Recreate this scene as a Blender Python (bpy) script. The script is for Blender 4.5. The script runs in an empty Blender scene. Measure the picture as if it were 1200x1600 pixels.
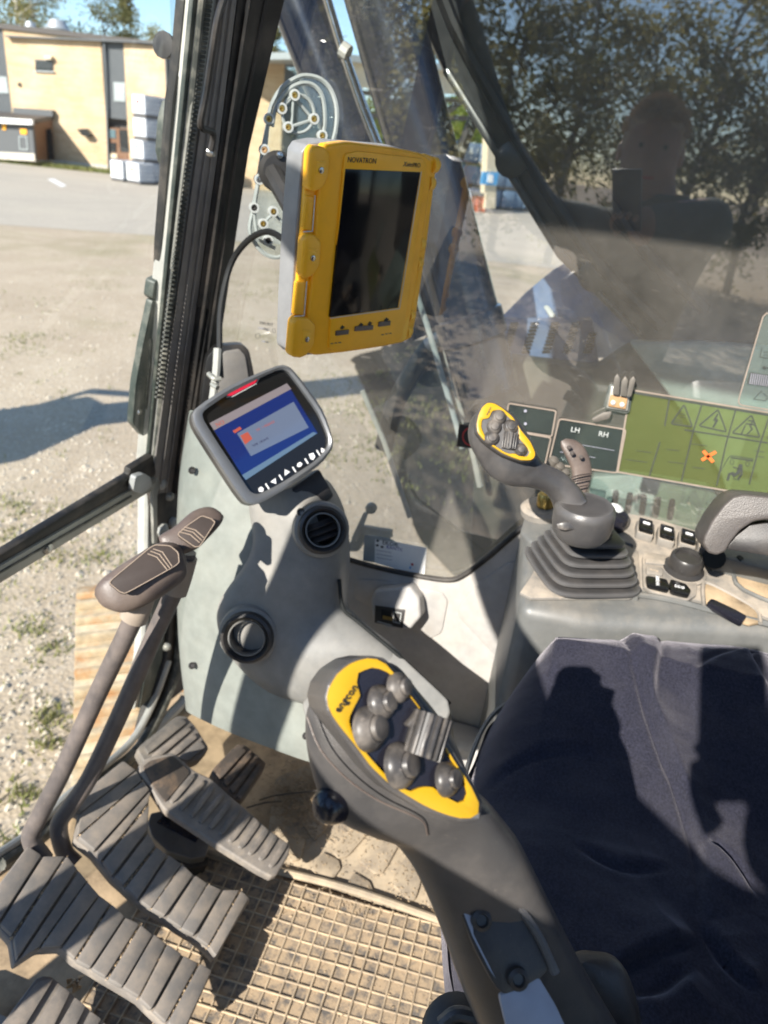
import bpy, bmesh, math, random
from mathutils import Vector, Matrix, noise as mnoise
RAD = math.radians
V = Vector
rnd = random.Random(7)
SC = bpy.context.scene
COL = SC.collection

# ------------------------------------------------------------------ camera
FPX = 1109.0
CAM = V((-0.50, 0.0, 1.05))
def _basis(pitch, roll, yaw):
    p, r, y = RAD(pitch), RAD(roll), RAD(yaw)
    f = V((math.cos(p)*math.cos(y), math.cos(p)*math.sin(y), -math.sin(p)))
    rt = f.cross(V((0, 0, 1))).normalized()
    up = rt.cross(f)
    return rt*math.cos(r)+up*math.sin(r), up*math.cos(r)-rt*math.sin(r), f
CR, CU, CF = _basis(26.4, 6.6, 14.0)
cd = bpy.data.cameras.new("camera")
cam = bpy.data.objects.new("camera", cd); COL.objects.link(cam)
cam.matrix_world = Matrix(((CR.x, CU.x, -CF.x, CAM.x), (CR.y, CU.y, -CF.y, CAM.y), (CR.z, CU.z, -CF.z, CAM.z), (0, 0, 0, 1)))
cd.sensor_fit = 'VERTICAL'; cd.sensor_height = 36.0; cd.sensor_width = 27.0
cd.lens = 36.0*FPX/1600.0
cd.clip_start = 0.01; cd.clip_end = 2000
cd.dof.use_dof = True; cd.dof.focus_distance = 0.50; cd.dof.aperture_fstop = 9.5
SC.camera = cam
SC.render.resolution_x, SC.render.resolution_y = 768, 1024

# ------------------------------------------------------------------ light
SUN_EL, SUN_AZ = 32.0, 163.0           # azimuth counted from +X towards +Y
sdir = V((math.cos(RAD(SUN_EL))*math.cos(RAD(SUN_AZ)), math.cos(RAD(SUN_EL))*math.sin(RAD(SUN_AZ)), math.sin(RAD(SUN_EL))))
w = bpy.data.worlds.new("World"); SC.world = w; w.use_nodes = True
nt = w.node_tree; nt.nodes.clear()
sk = nt.nodes.new("ShaderNodeTexSky"); sk.sky_type = 'NISHITA'; sk.sun_disc = False
sk.sun_elevation = RAD(SUN_EL); sk.sun_rotation = math.atan2(sdir.x, sdir.y)
sk.air_density = 1.0; sk.dust_density = 0.1; sk.ozone_density = 4.0
bg = nt.nodes.new("ShaderNodeBackground"); bg.inputs[1].default_value = 0.11
wo = nt.nodes.new("ShaderNodeOutputWorld")
nt.links.new(sk.outputs[0], bg.inputs[0]); nt.links.new(bg.outputs[0], wo.inputs[0])
sl = bpy.data.lights.new("sun", 'SUN'); sl.energy = 5.0; sl.angle = RAD(0.53); sl.color = (1.0, 0.94, 0.85)
so = bpy.data.objects.new("sun", sl); COL.objects.link(so); so.location = (-10, 5, 12)
so.rotation_euler = sdir.to_track_quat('Z', 'Y').to_euler()
SC.view_settings.view_transform = 'Standard'; SC.view_settings.look = 'None'
SC.view_settings.gamma = 1.0; SC.view_settings.use_curve_mapping = False
SC.view_settings.exposure = 1.06
SC.cycles.max_bounces = 8; SC.cycles.transparent_max_bounces = 24
SC.cycles.use_denoising = True
SC.cycles.sample_clamp_indirect = 6.0

# ------------------------------------------------------------------ picture rays -> points in the cab
def ray(px, py): return CF + CR*((px-600)/FPX) + CU*((800-py)/FPX)
def at(px, py, d): return CAM + ray(px, py)*d
def onx(px, py, x): d = ray(px, py); return CAM + d*((x-CAM.x)/d.x)
def ony(px, py, y): d = ray(px, py); return CAM + d*((y-CAM.y)/d.y)
def onz(px, py, z): d = ray(px, py); return CAM + d*((z-CAM.z)/d.z)
def onp(px, py, P, N):
    d = ray(px, py); return CAM + d*((P-CAM).dot(N)/d.dot(N))

class Pl:                                   # a plane: origin, two axes, normal towards the viewer
    def __init__(s, P, X, Y=None, N=None):
        s.P = V(P); s.X = V(X).normalized()
        if N is None: N = s.X.cross(V(Y))
        s.N = V(N).normalized()
        s.X = (s.X - s.N*s.X.dot(s.N)).normalized(); s.Y = s.N.cross(s.X)
    def px(s, x, y, off=0.0): return onp(x, y, s.P+s.N*off, s.N)
    def uv(s, u, v, off=0.0): return s.P + s.X*u + s.Y*v + s.N*off
    def loc(s, p): q = p-s.P; return q.dot(s.X), q.dot(s.Y)

# ------------------------------------------------------------------ materials
def lin(r, g, b):
    f = lambda c: (c/255/12.92) if c/255 <= .04045 else ((c/255+.055)/1.055)**2.4
    return (f(r), f(g), f(b))
def _n(t, k, **kw):
    n = t.nodes.new(k)
    for a, b in kw.items(): setattr(n, a, b)
    return n
def ramp(t, fac, stops):
    r = _n(t, "ShaderNodeValToRGB")
    while len(r.color_ramp.elements) < len(stops): r.color_ramp.elements.new(.5)
    for e, (p, c) in zip(r.color_ramp.elements, stops):
        e.position = p; e.color = (c[0], c[1], c[2], 1) if not isinstance(c, (int, float)) else (c, c, c, 1)
    t.links.new(fac, r.inputs[0]); return r.outputs[0]
def noise(t, scale, detail=4, rough=.6, co=None):
    n = _n(t, "ShaderNodeTexNoise"); n.inputs["Scale"].default_value = scale
    n.inputs["Detail"].default_value = detail; n.inputs["Roughness"].default_value = rough
    if co is None:
        g = _n(t, "ShaderNodeNewGeometry"); co = g.outputs["Position"]
    t.links.new(co, n.inputs["Vector"]); return n.outputs[0]
def mixc(t, fac, a, b):
    m = _n(t, "ShaderNodeMix", data_type='RGBA')
    for s, v in ((0, fac), (6, a), (7, b)):
        if hasattr(v, "is_output"): t.links.new(v, m.inputs[s])
        elif s == 0: m.inputs[0].default_value = v
        else: m.inputs[s].default_value = (*v, 1)
    return m.outputs[2]
def bump(t, bsdf, h, strength, dist):
    b = _n(t, "ShaderNodeBump"); b.inputs["Strength"].default_value = strength; b.inputs["Distance"].default_value = dist
    t.links.new(h, b.inputs["Height"]); t.links.new(b.outputs[0], bsdf.inputs["Normal"])
MATS = {}
def mat(name, col, rough=.5, metal=0.0, var=.12, scale=40., dust=0.0, dustcol=(.42, .33, .23), dscale=18., up=False,
        grain=0.0, gscale=900., spec=.5, edge=0.0, coat=0.0, sheen=0.0, sheencol=(1, 1, 1), dlo=.45, dhi=.7):
    m = bpy.data.materials.new(name); m.use_nodes = True; t = m.node_tree; b = t.nodes["Principled BSDF"]
    c = ramp(t, noise(t, scale), [(.3, tuple(x*(1-var) for x in col)), (.7, tuple(min(1, x*(1+var)) for x in col))])
    if edge:                                # rubbed edges show paler
        pt = _n(t, "ShaderNodeNewGeometry"); c = mixc(t, ramp(t, pt.outputs["Pointiness"], [(.515, 0.0), (.60, edge)]), c, tuple(min(1, x*1.5+.10) for x in col))
    if dust > 0:
        c = mixc(t, ramp(t, noise(t, 260., 3, .7), [(.63, 0.0), (.74, min(.5, dust*.9))]), c, dustcol)
        f = ramp(t, noise(t, dscale, 6, .65), [(dlo, 0.0), (dhi, dust)])
        if up:
            g = _n(t, "ShaderNodeNewGeometry"); s = _n(t, "ShaderNodeSeparateXYZ"); t.links.new(g.outputs["Normal"], s.inputs[0])
            u = ramp(t, s.outputs[2], [(.1, .15), (.8, 1.0)])
            mm = _n(t, "ShaderNodeMath", operation='MULTIPLY'); t.links.new(f, mm.inputs[0]); t.links.new(u, mm.inputs[1]); f = mm.outputs[0]
        c = mixc(t, f, c, dustcol)
        rr = _n(t, "ShaderNodeMapRange"); rr.inputs[3].default_value = rough; rr.inputs[4].default_value = .95
        t.links.new(f, rr.inputs[0]); t.links.new(rr.outputs[0], b.inputs["Roughness"])
    else:
        r2 = ramp(t, noise(t, scale*.6), [(.3, max(.05, rough-.08)), (.7, min(1, rough+.08))])
        t.links.new(r2, b.inputs["Roughness"])
    t.links.new(c, b.inputs["Base Color"])
    b.inputs["Metallic"].default_value = metal; b.inputs["Specular IOR Level"].default_value = spec
    b.inputs["Coat Weight"].default_value = coat
    if sheen: b.inputs["Sheen Weight"].default_value = sheen; b.inputs["Sheen Roughness"].default_value = .35; b.inputs["Sheen Tint"].default_value = (*sheencol, 1)
    if grain: bump(t, b, noise(t, gscale, 2), grain, .0006)
    MATS[name] = m; return m
def emit(name, col, s):
    m = bpy.data.materials.new(name); m.use_nodes = True; b = m.node_tree.nodes["Principled BSDF"]
    b.inputs["Base Color"].default_value = (*[c*.15 for c in col], 1); b.inputs["Roughness"].default_value = .07; b.inputs["Coat Weight"].default_value = .6; b.inputs["Coat Roughness"].default_value = .03
    b.inputs["Emission Color"].default_value = (*col, 1); b.inputs["Emission Strength"].default_value = s
    MATS[name] = m; return m
def glass(name, tint, ior, d0, d1, dustcol, dscale=9., specks=.35, gl=(1, 1, 1)):
    m = bpy.data.materials.new(name); m.use_nodes = True; t = m.node_tree; t.nodes.remove(t.nodes["Principled BSDF"])
    out = t.nodes["Material Output"]
    tr = _n(t, "ShaderNodeBsdfTransparent"); tr.inputs[0].default_value = (*tint, 1)
    gs = _n(t, "ShaderNodeBsdfGlossy"); gs.inputs["Roughness"].default_value = .0; gs.inputs[0].default_value = (*gl, 1)
    lw = _n(t, "ShaderNodeLayerWeight"); lw.inputs[0].default_value = .5
    pw = _n(t, "ShaderNodeMath", operation='POWER'); t.links.new(lw.outputs["Facing"], pw.inputs[0]); pw.inputs[1].default_value = 5
    fr = _n(t, "ShaderNodeMapRange"); t.links.new(pw.outputs[0], fr.inputs[0]); fr.inputs[3].default_value = ior; fr.inputs[4].default_value = 1
    m1 = _n(t, "ShaderNodeMixShader"); t.links.new(fr.outputs[0], m1.inputs[0]); t.links.new(tr.outputs[0], m1.inputs[1]); t.links.new(gs.outputs[0], m1.inputs[2])
    di = _n(t, "ShaderNodeBsdfDiffuse"); di.inputs[0].default_value = (*dustcol, 1)
    tl = _n(t, "ShaderNodeBsdfTranslucent"); tl.inputs[0].default_value = (*dustcol, 1)
    m2 = _n(t, "ShaderNodeMixShader"); m2.inputs[0].default_value = .45; t.links.new(di.outputs[0], m2.inputs[1]); t.links.new(tl.outputs[0], m2.inputs[2])
    a = ramp(t, noise(t, dscale, 7, .7), [(.35, d0), (.75, d1)])
    if name == "glass_side":               # dust thinner towards the front, thicker low on the pane
        sx = _n(t, "ShaderNodeSeparateXYZ"); t.links.new(_n(t, "ShaderNodeNewGeometry").outputs["Position"], sx.inputs[0])
        wv_ = ramp(t, sx.outputs[1], [(0.0, 1.0), (.16, .5), (.34, .2), (.6, .12)])
        wz_ = ramp(t, sx.outputs[2], [(.50, 1.5), (.66, .9), (.82, .1)]); mx_ = _n(t, "ShaderNodeMath", operation='MAXIMUM'); t.links.new(wv_, mx_.inputs[0]); t.links.new(wz_, mx_.inputs[1]); wv_ = mx_.outputs[0]
        mu = _n(t, "ShaderNodeMath", operation='MULTIPLY'); t.links.new(a, mu.inputs[0]); t.links.new(wv_, mu.inputs[1]); a = mu.outputs[0]
    sp = ramp(t, noise(t, 160., 3, .8), [(.62, 0.0), (.80, specks)])
    sp2 = ramp(t, noise(t, 26., 5, .75), [(.66, 0.0), (.84, specks*.35)])
    g = _n(t, "ShaderNodeNewGeometry"); mp = _n(t, "ShaderNodeMapping"); mp.inputs["Scale"].default_value = (1, 9, 70); mp.inputs["Rotation"].default_value = (.5, 0, 0)
    t.links.new(g.outputs["Position"], mp.inputs[0])
    sc_ = ramp(t, noise(t, 2.2, 3, .5, mp.outputs[0]), [(.66, 0.0), (.74, specks*.45)])
    a0 = _n(t, "ShaderNodeMath", operation='ADD'); t.links.new(a, a0.inputs[0]); t.links.new(sc_, a0.inputs[1]); a = a0.outputs[0]
    ad = _n(t, "ShaderNodeMath", operation='ADD', use_clamp=True); t.links.new(a, ad.inputs[0]); t.links.new(sp, ad.inputs[1])
    ad2 = _n(t, "ShaderNodeMath", operation='ADD', use_clamp=True); t.links.new(ad.outputs[0], ad2.inputs[0]); t.links.new(sp2, ad2.inputs[1])
    m3 = _n(t, "ShaderNodeMixShader"); t.links.new(ad2.outputs[0], m3.inputs[0]); t.links.new(m1.outputs[0], m3.inputs[1]); t.links.new(m2.outputs[0], m3.inputs[2])
    t.links.new(m3.outputs[0], out.inputs[0]); MATS[name] = m; return m
def film(name, col, alpha, rough=.5):       # see-through printed foil
    m = bpy.data.materials.new(name); m.use_nodes = True; t = m.node_tree; b = t.nodes["Principled BSDF"]
    b.inputs["Base Color"].default_value = (*col, 1); b.inputs["Roughness"].default_value = rough
    tl = _n(t, "ShaderNodeBsdfTranslucent"); tl.inputs[0].default_value = (*col, 1)
    tr = _n(t, "ShaderNodeBsdfTransparent"); tr.inputs[0].default_value = (*[min(1, .62+.38*c/max(col)) for c in col], 1)
    a = _n(t, "ShaderNodeMixShader"); a.inputs[0].default_value = .45; t.links.new(b.outputs[0], a.inputs[1]); t.links.new(tl.outputs[0], a.inputs[2])
    c = _n(t, "ShaderNodeMixShader"); t.links.new(ramp(t, noise(t, 30, 5), [(.3, alpha*.8), (.7, min(1, alpha*1.15))]), c.inputs[0])
    t.links.new(tr.outputs[0], c.inputs[1]); t.links.new(a.outputs[0], c.inputs[2])
    t.links.new(c.outputs[0], t.nodes["Material Output"].inputs[0]); MATS[name] = m; return m

mat("console_green", (.205, .222, .203), .45, dust=.10, dustcol=(.5, .46, .38), dscale=9, grain=.15)
mat("console_grey", (.182, .182, .173), .42, dust=.25, dustcol=(.45, .4, .33), dscale=7, grain=.2)
mat("wall_grey", (.36, .352, .342), .5, dust=.3, dustcol=(.5, .43, .34), dscale=7, grain=.12)
mat("pod_grey", (.125, .128, .124), .42, dust=.22, dustcol=(.5, .42, .32), dscale=12, grain=.2, up=True)
mat("pod_dusty", (.19, .18, .165), .55, dust=.62, dustcol=(.50, .41, .31), dscale=20, grain=.2, up=True, dlo=.35, dhi=.65)
mat("pillar_black", (.016, .016, .017), .35, dust=.2, dustcol=(.25, .2, .16), dscale=14)
mat("pillar_brown", (.17, .16, .155), .45, dust=.4, dustcol=(.32, .28, .23), dscale=14)
mat("frame_green", (.045, .058, .053), .45, dust=.28, dustcol=(.42, .40, .34), dscale=25)
mat("frame_grey", (.36, .36, .34), .4, dust=.4, dustcol=(.5, .47, .4), dscale=25)
mat("silver_rail", (.33, .33, .30), .35, metal=.3, dust=.4, dustcol=(.5, .47, .4), dscale=30)
mat("rubber", (.014, .014, .015), .55, dust=.25, dustcol=(.3, .25, .2))
mat("seal", (.05, .055, .05), .6, dust=.5, dustcol=(.4, .37, .31), dscale=40)
mat("joystick", (.050, .048, .048), .31, dust=.10, dustcol=(.30, .25, .2), dscale=20, grain=.25, gscale=1500, edge=.5)
mat("joystick_dark", (.022, .02, .02), .4, grain=.3, gscale=1400, dust=.15, dustcol=(.3, .25, .2))
mat("armrest_vinyl", (.075, .066, .061), .42, dust=.2, dustcol=(.3, .25, .21), grain=.5, gscale=700)
mat("button", (.046, .043, .042), .36, dust=.35, dustcol=(.36, .31, .26), dscale=60)
mat("button_black", (.012, .012, .018), .22)
mat("yellow_plate", (.46, .27, .008), .33, var=.04)
mat("yellow_case", (.88, .40, .004), .36, var=.06, grain=.08, dust=.10, dustcol=(.35, .22, .05), dscale=30, edge=.35)
mat("lever_brown", (.095, .072, .062), .42, dust=.2, dustcol=(.35, .28, .22), grain=.5, gscale=700)
mat("lever_shaft", (.098, .086, .082), .38, dust=.3, dustcol=(.3, .24, .2), dscale=30)
mat("lever_collar", (.30, .25, .2), .5)
mat("inlay", (.055, .043, .038), .6, grain=.4, gscale=900)
mat("grip_line", (.34, .27, .21), .5)
mat("pale_line", (.50, .40, .30), .5)
mat("pedal", (.13, .118, .105), .65, dust=.9, dustcol=(.33, .275, .22), dscale=28, grain=.35, gscale=1200, up=True, dlo=.4, dhi=.72, edge=.5)
mat("pedal_edge", (.20, .18, .16), .6, dust=.6, dustcol=(.36, .3, .23), dscale=40)
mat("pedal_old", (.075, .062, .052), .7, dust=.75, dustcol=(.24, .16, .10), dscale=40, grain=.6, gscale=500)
mat("mud_dry", (.46, .34, .21), .95, var=.3, scale=120, grain=.8, gscale=260)
mat("floor_dirt", (.25, .185, .115), .92, var=.4, scale=30, dust=.9, dustcol=(.50, .37, .23), dscale=14, grain=.7, gscale=240, dlo=.35, dhi=.62)
mat("mat_rubber", (.21, .175, .135), .75, dust=.8, dustcol=(.46, .37, .255), dscale=16, grain=.4, gscale=400, dlo=.3, dhi=.6)
mat("mat_cell", (.115, .105, .095), .8, dust=.9, dustcol=(.41, .305, .195), dscale=60, grain=.7, gscale=300, dlo=.36, dhi=.56)
mat("mat_rib", (.25, .20, .145), .8, dust=.9, dustcol=(.50, .385, .25), dscale=40, dlo=.3, dhi=.6)
mat("silver", (.16, .167, .175), .36, metal=.5, var=.04)
mat("silver_light", (.48, .50, .49), .42, var=.05)
mat("shell_grey", (.24, .245, .25), .4, metal=.2)
mat("charcoal", (.035, .033, .032), .4)
mat("screen_off", (.006, .006, .007), .08, var=0, spec=.35)
mat("gloss_black", (.008, .008, .008), .06, var=0, spec=.6)
emit("led_red", (.75, .02, .05), .55)
emit("ui_blue", (.010, .03, .19), .34)
emit("ui_pale", (.22, .28, .42), .25)
emit("ui_grey", (.38, .33, .35), .26)
emit("ui_teal", (.16, .26, .38), .32)
emit("ui_red", (.6, .12, .08), .35)
emit("ui_text", (.05, .05, .15), .2)
mat("print_white", (.75, .75, .75), .5, var=.05)
mat("print_black", (.015, .015, .015), .5)
mat("print_dark", (.05, .055, .05), .5)
mat("print_grey", (.3, .3, .36), .5)
mat("print_red", (.45, .03, .03), .5)
mat("print_orange", (.85, .17, .04), .45)
mat("card_white", (.80, .80, .78), .5, var=.03)
mat("steel", (.55, .54, .52), .25, metal=1.0)
mat("chrome", (.75, .76, .78), .08, metal=1.0)
mat("brass", (.50, .36, .12), .35, metal=.9, dust=.4, dustcol=(.35, .25, .15))
mat("rust", (.35, .20, .09), .7, dust=.6, dustcol=(.45, .3, .17), dscale=60)
mat("seat_cloth", (.021, .0215, .034), .9, var=.45, scale=420, dust=.22, dustcol=(.09, .085, .095), dscale=7, grain=.7, gscale=1600, sheen=.7, sheencol=(.55, .52, .56), spec=.2)
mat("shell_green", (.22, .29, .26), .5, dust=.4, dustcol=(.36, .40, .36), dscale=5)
mat("shaded_muddy_frame", (.040, .048, .040), .8, var=.5, scale=5, dust=.9, dustcol=(.12, .10, .075), dscale=5)
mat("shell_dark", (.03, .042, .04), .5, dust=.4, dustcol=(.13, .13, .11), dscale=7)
mat("slot_black", (.006, .008, .008), .8)
mat("step_skylit", (.12, .19, .34), .42, metal=.2, dust=.3, dustcol=(.3, .33, .36))  # blue of the sky's light is put into the base colour
mat("boom_paint", (.034, .036, .038), .35, dust=.35, dustcol=(.07, .062, .055), dscale=5, coat=.2)
mat("cyl_paint", (.008, .013, .028), .2, dust=.18, dustcol=(.07, .075, .075), dscale=9, coat=.5)
mat("hose", (.012, .012, .012), .45)
mat("grey_face", (.36, .37, .37), .5)
mat("track_steel", (.44, .35, .23), .75, metal=.15, var=.3, scale=30, dust=.8, dustcol=(.42, .21, .08), dscale=11, grain=.6, gscale=200, dlo=.48, dhi=.62)
mat("track_mud", (.50, .42, .30), .9, var=.2, dust=.5, dustcol=(.45, .24, .1), dscale=15, dlo=.5)
mat("cladding", (.10, .11, .118), .6, var=.04, scale=3)
mat("cladding_trim", (.07, .06, .055), .6)
mat("panel_pale", (.33, .36, .36), .5)
mat("concrete", (.55, .50, .43), .85, var=.12, scale=6)
mat("wood_brown", (.18, .085, .04), .6)
mat("window_dark", (.02, .022, .025), .1)
mat("window_blue", (.10, .16, .18), .1)
mat("porch_dark", (.10, .105, .11), .7)
mat("cream", (.62, .53, .38), .6)
mat("galv", (.45, .47, .48), .45, metal=.5)
mat("tote_white", (.82, .82, .80), .45, var=.03)
mat("tote_grey", (.30, .33, .40), .45)
mat("tote_blue", (.14, .21, .30), .45)
mat("pallet", (.10, .09, .08), .8)
mat("sign_orange", (.90, .42, .02), .5)
mat("sign_blue", (.06, .33, .65), .5)
mat("bin_red", (.50, .13, .06), .5)
mat("skin", (.34, .20, .14), .55)
mat("hair", (.40, .29, .19), .6, var=.4, scale=200)
mat("jacket", (.085, .11, .095), .8, var=.2)
mat("trousers", (.02, .022, .03), .8)
mat("bark", (.09, .075, .06), .9, var=.4, scale=8)
mat("bark_birch", (.35, .33, .29), .8, var=.5, scale=6)
mat("sticker_rim", (.24, .195, .16), .6, dust=.4, dustcol=(.4, .34, .28))
mat("prong", (.13, .12, .105), .5, metal=.4, dust=.4, dustcol=(.36, .3, .24))
mat("headliner", (.30, .31, .30), .8)
mat("clear_line", (.33, .36, .35), .25)
mat("pebble", (.44, .385, .31), .85, var=.45, scale=3)

def leafmat(name, c1, c2, trans):
    m = bpy.data.materials.new(name); m.use_nodes = True; t = m.node_tree; b = t.nodes["Principled BSDF"]
    c = ramp(t, noise(t, .9, 4), [(.35, c1), (.65, c2)])
    t.links.new(c, b.inputs["Base Color"]); b.inputs["Roughness"].default_value = .55
    tl = _n(t, "ShaderNodeBsdfTranslucent"); t.links.new(c, tl.inputs[0])
    mx = _n(t, "ShaderNodeMixShader"); mx.inputs[0].default_value = trans
    t.links.new(b.outputs[0], mx.inputs[1]); t.links.new(tl.outputs[0], mx.inputs[2]); t.links.new(mx.outputs[0], t.nodes["Material Output"].inputs[0])
    MATS[name] = m
leafmat("leaf_birch", (.20, .20, .06), (.38, .33, .12), .6)
leafmat("leaf_dark", (.10, .11, .03), (.21, .19, .065), .6)
leafmat("leaf_bright", (.10, .16, .015), (.19, .24, .03), .5)
leafmat("grass", (.16, .19, .05), (.26, .25, .09), .3)

def ground_mat(name, a, b_, c_, sc, peb, stones=.35):
    m = bpy.data.materials.new(name); m.use_nodes = True; t = m.node_tree; b = t.nodes["Principled BSDF"]; b.inputs["Roughness"].default_value = .95
    b.inputs["Specular IOR Level"].default_value = .1
    base = mixc(t, ramp(t, noise(t, sc, 6, .6), [(.35, 0.), (.65, 1.)]), a, b_)
    base = mixc(t, ramp(t, noise(t, sc*.23, 5, .6), [(.56, 0.), (.72, .8)]), base, c_)
    v = _n(t, "ShaderNodeTexVoronoi"); v.inputs["Scale"].default_value = peb
    g = _n(t, "ShaderNodeNewGeometry"); t.links.new(g.outputs["Position"], v.inputs["Vector"])
    hsv = _n(t, "ShaderNodeSeparateColor"); t.links.new(v.outputs["Color"], hsv.inputs[0])
    base = mixc(t, ramp(t, hsv.outputs[0], [(0.0, .4), (.55, 0.), (1., 0.)]), base, tuple(x*.55 for x in a))
    base = mixc(t, ramp(t, hsv.outputs[1], [(.6, 0.), (1., stones)]), base, (.55, .49, .42))
    t.links.new(base, b.inputs["Base Color"])
    bump(t, b, v.outputs["Distance"], .35, .012)
    MATS[name] = m
ground_mat("gravel", (.48, .395, .295), (.41, .33, .24), (.27, .24, .13), 1.3, 48.)
ground_mat("asphalt", (.40, .36, .305), (.46, .41, .34), (.46, .40, .33), .35, 45.)
ground_mat("shaded_soil", (.040, .034, .027), (.028, .027, .022), (.030, .040, .016), 2.2, 40., .04)  # soil tone darkened to hold the shade on the ground
def brick_mat():
    m = bpy.data.materials.new("brick_ochre"); m.use_nodes = True; t = m.node_tree; b = t.nodes["Principled BSDF"]; b.inputs["Roughness"].default_value = .9
    uv = _n(t, "ShaderNodeUVMap")
    br = _n(t, "ShaderNodeTexBrick"); br.inputs["Scale"].default_value = 1.0; br.inputs["Brick Width"].default_value = .27; br.inputs["Row Height"].default_value = .075
    br.inputs["Mortar Size"].default_value = .008; br.inputs["Color1"].default_value = (.50, .335, .185, 1); br.inputs["Color2"].default_value = (.58, .41, .235, 1); br.inputs["Mortar"].default_value = (.50, .43, .33, 1)
    t.links.new(uv.outputs[0], br.inputs["Vector"])
    c = mixc(t, ramp(t, noise(t, .6, 5), [(.42, 0.), (.68, .75)]), br.outputs[0], (.66, .52, .35))
    mp = _n(t, "ShaderNodeMapping"); mp.inputs["Scale"].default_value = (.5, 3.2, 1); t.links.new(uv.outputs[0], mp.inputs[0])
    c = mixc(t, ramp(t, noise(t, 1.1, 5, .65, mp.outputs[0]), [(.45, 0.), (.72, .55)]), c, (.42, .27, .14))
    t.links.new(c, b.inputs["Base Color"]); MATS["brick_ochre"] = m
brick_mat()
G_WS = glass("glass_front", (.95, .97, .95), .05, .004, .03, (.6, .62, .55), 5., .05)
G_RT = glass("glass_side", (.90, .94, .92), .20, .11, .27, (.52, .48, .42), 7., .26)
G_CL = glass("clear_plastic", (.90, .94, .93), .05, .03, .07, (.7, .75, .75), 20., .02)
film("foil_green", (.19, .215, .09), .34); film("foil_pale", (.32, .36, .34), .22); film("foil_dark", (.045, .055, .055), .34)

# ------------------------------------------------------------------ mesh helpers
WL = {}                                     # world location of every parent
def wl(o): return WL.get(o.name, V((0, 0, 0))) if o else V((0, 0, 0))
def tag(o, label=None, cat=None, group=None, kind=None):
    if label: o["label"] = label
    if cat: o["category"] = cat
    if group: o["group"] = group
    if kind: o["kind"] = kind
    return o
def thing(name, label, cat, loc=(0, 0, 0), group=None):
    o = bpy.data.objects.new(name, None); COL.objects.link(o); o.location = loc; o.empty_display_size = .05
    WL[o.name] = V(loc); return tag(o, label, cat, group)
def finish(me, m, smooth=True, ang=35):
    if m is not None:
        for x in (m if isinstance(m, (list, tuple)) else [m]): me.materials.append(MATS[x] if isinstance(x, str) else x)
    if smooth:
        me.polygons.foreach_set("use_smooth", [True]*len(me.polygons)); me.set_sharp_from_angle(angle=RAD(ang))
    me.update()
def link(name, me, parent=None, origin=None):
    o = bpy.data.objects.new(name, me); COL.objects.link(o)
    if parent is not None: o.parent = parent
    WL[o.name] = wl(parent)
    return o
def mk(name, vs, fs, m, parent=None, smooth=True, bev=0.0, seg=2, sub=0, ang=35, recalc=True):
    off = wl(parent)
    bm = bmesh.new()
    bv = [bm.verts.new(V(v)-off) for v in vs]
    for f in fs:
        try: bm.faces.new([bv[i] for i in f])
        except ValueError: pass
    if recalc: bmesh.ops.recalc_face_normals(bm, faces=bm.faces)
    if bev > 0:
        bm.normal_update()
        es = [e for e in bm.edges if len(e.link_faces) == 2 and e.calc_face_angle(0) > RAD(28)]
        if es: bmesh.ops.bevel(bm, geom=es, offset=bev, segments=seg, profile=.5, affect='EDGES', clamp_overlap=True)
    me = bpy.data.meshes.new(name); bm.to_mesh(me); bm.free()
    if sub:
        o = bpy.data.objects.new("tmp", me); COL.objects.link(o)
        md = o.modifiers.new("s", 'SUBSURF'); md.levels = sub; md.render_levels = sub
        dg = bpy.context.evaluated_depsgraph_get(); me2 = bpy.data.meshes.new_from_object(o.evaluated_get(dg))
        bpy.data.objects.remove(o); me2.name = name; me = me2
    finish(me, m, smooth, ang)
    return link(name, me, parent)
def prism(name, pts, ext, m, parent=None, bev=0.0, seg=2, ang=35, smooth=True):
    n = len(pts); vs = list(pts)+[p+ext for p in pts]
    fs = [tuple(range(n)), tuple(range(2*n-1, n-1, -1))]+[(i, (i+1) % n, n+(i+1) % n, n+i) for i in range(n)]
    return mk(name, vs, fs, m, parent, smooth, bev, seg, 0, ang)
def slab(name, pxs, pl, front, back, m, parent=None, bev=0.0, seg=2):
    pts = [pl.px(x, y, front) for x, y in pxs]
    return prism(name, pts, pl.N*(back-front), m, parent, bev, seg)
def box(name, c, X, Y, Z, hx, hy, hz, m, parent=None, bev=0.0, seg=2):
    c = V(c); X = V(X); Y = V(Y); Z = V(Z)
    vs = [c+X*(hx*a)+Y*(hy*b)+Z*(hz*d) for a in (-1, 1) for b in (-1, 1) for d in (-1, 1)]
    fs = [(0, 1, 3, 2), (4, 6, 7, 5), (0, 4, 5, 1), (2, 3, 7, 6), (0, 2, 6, 4), (1, 5, 7, 3)]
    return mk(name, vs, fs, m, parent, True, bev, seg)
EX, EY, EZ = V((1, 0, 0)), V((0, 1, 0)), V((0, 0, 1))
def abox(name, a, b, m, parent=None, bev=0.0, seg=2):
    a, b = V(a), V(b); return box(name, (a+b)/2, EX, EY, EZ, abs(b.x-a.x)/2, abs(b.y-a.y)/2, abs(b.z-a.z)/2, m, parent, bev, seg)
def smoothpath(pts, n):
    if len(pts) < 3 or n <= 1: return [V(p) for p in pts]
    P = [V(p) for p in pts]; out = []
    Q = [P[0]*2-P[1]]+P+[P[-1]*2-P[-2]]
    for i in range(1, len(Q)-2):
        for k in range(n):
            t = k/n; a, b, c, d = Q[i-1], Q[i], Q[i+1], Q[i+2]
            out.append(.5*((2*b)+(c-a)*t+(2*a-5*b+4*c-d)*t*t+(3*b-a-3*c+d)*t**3))
    out.append(P[-1]); return out
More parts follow.
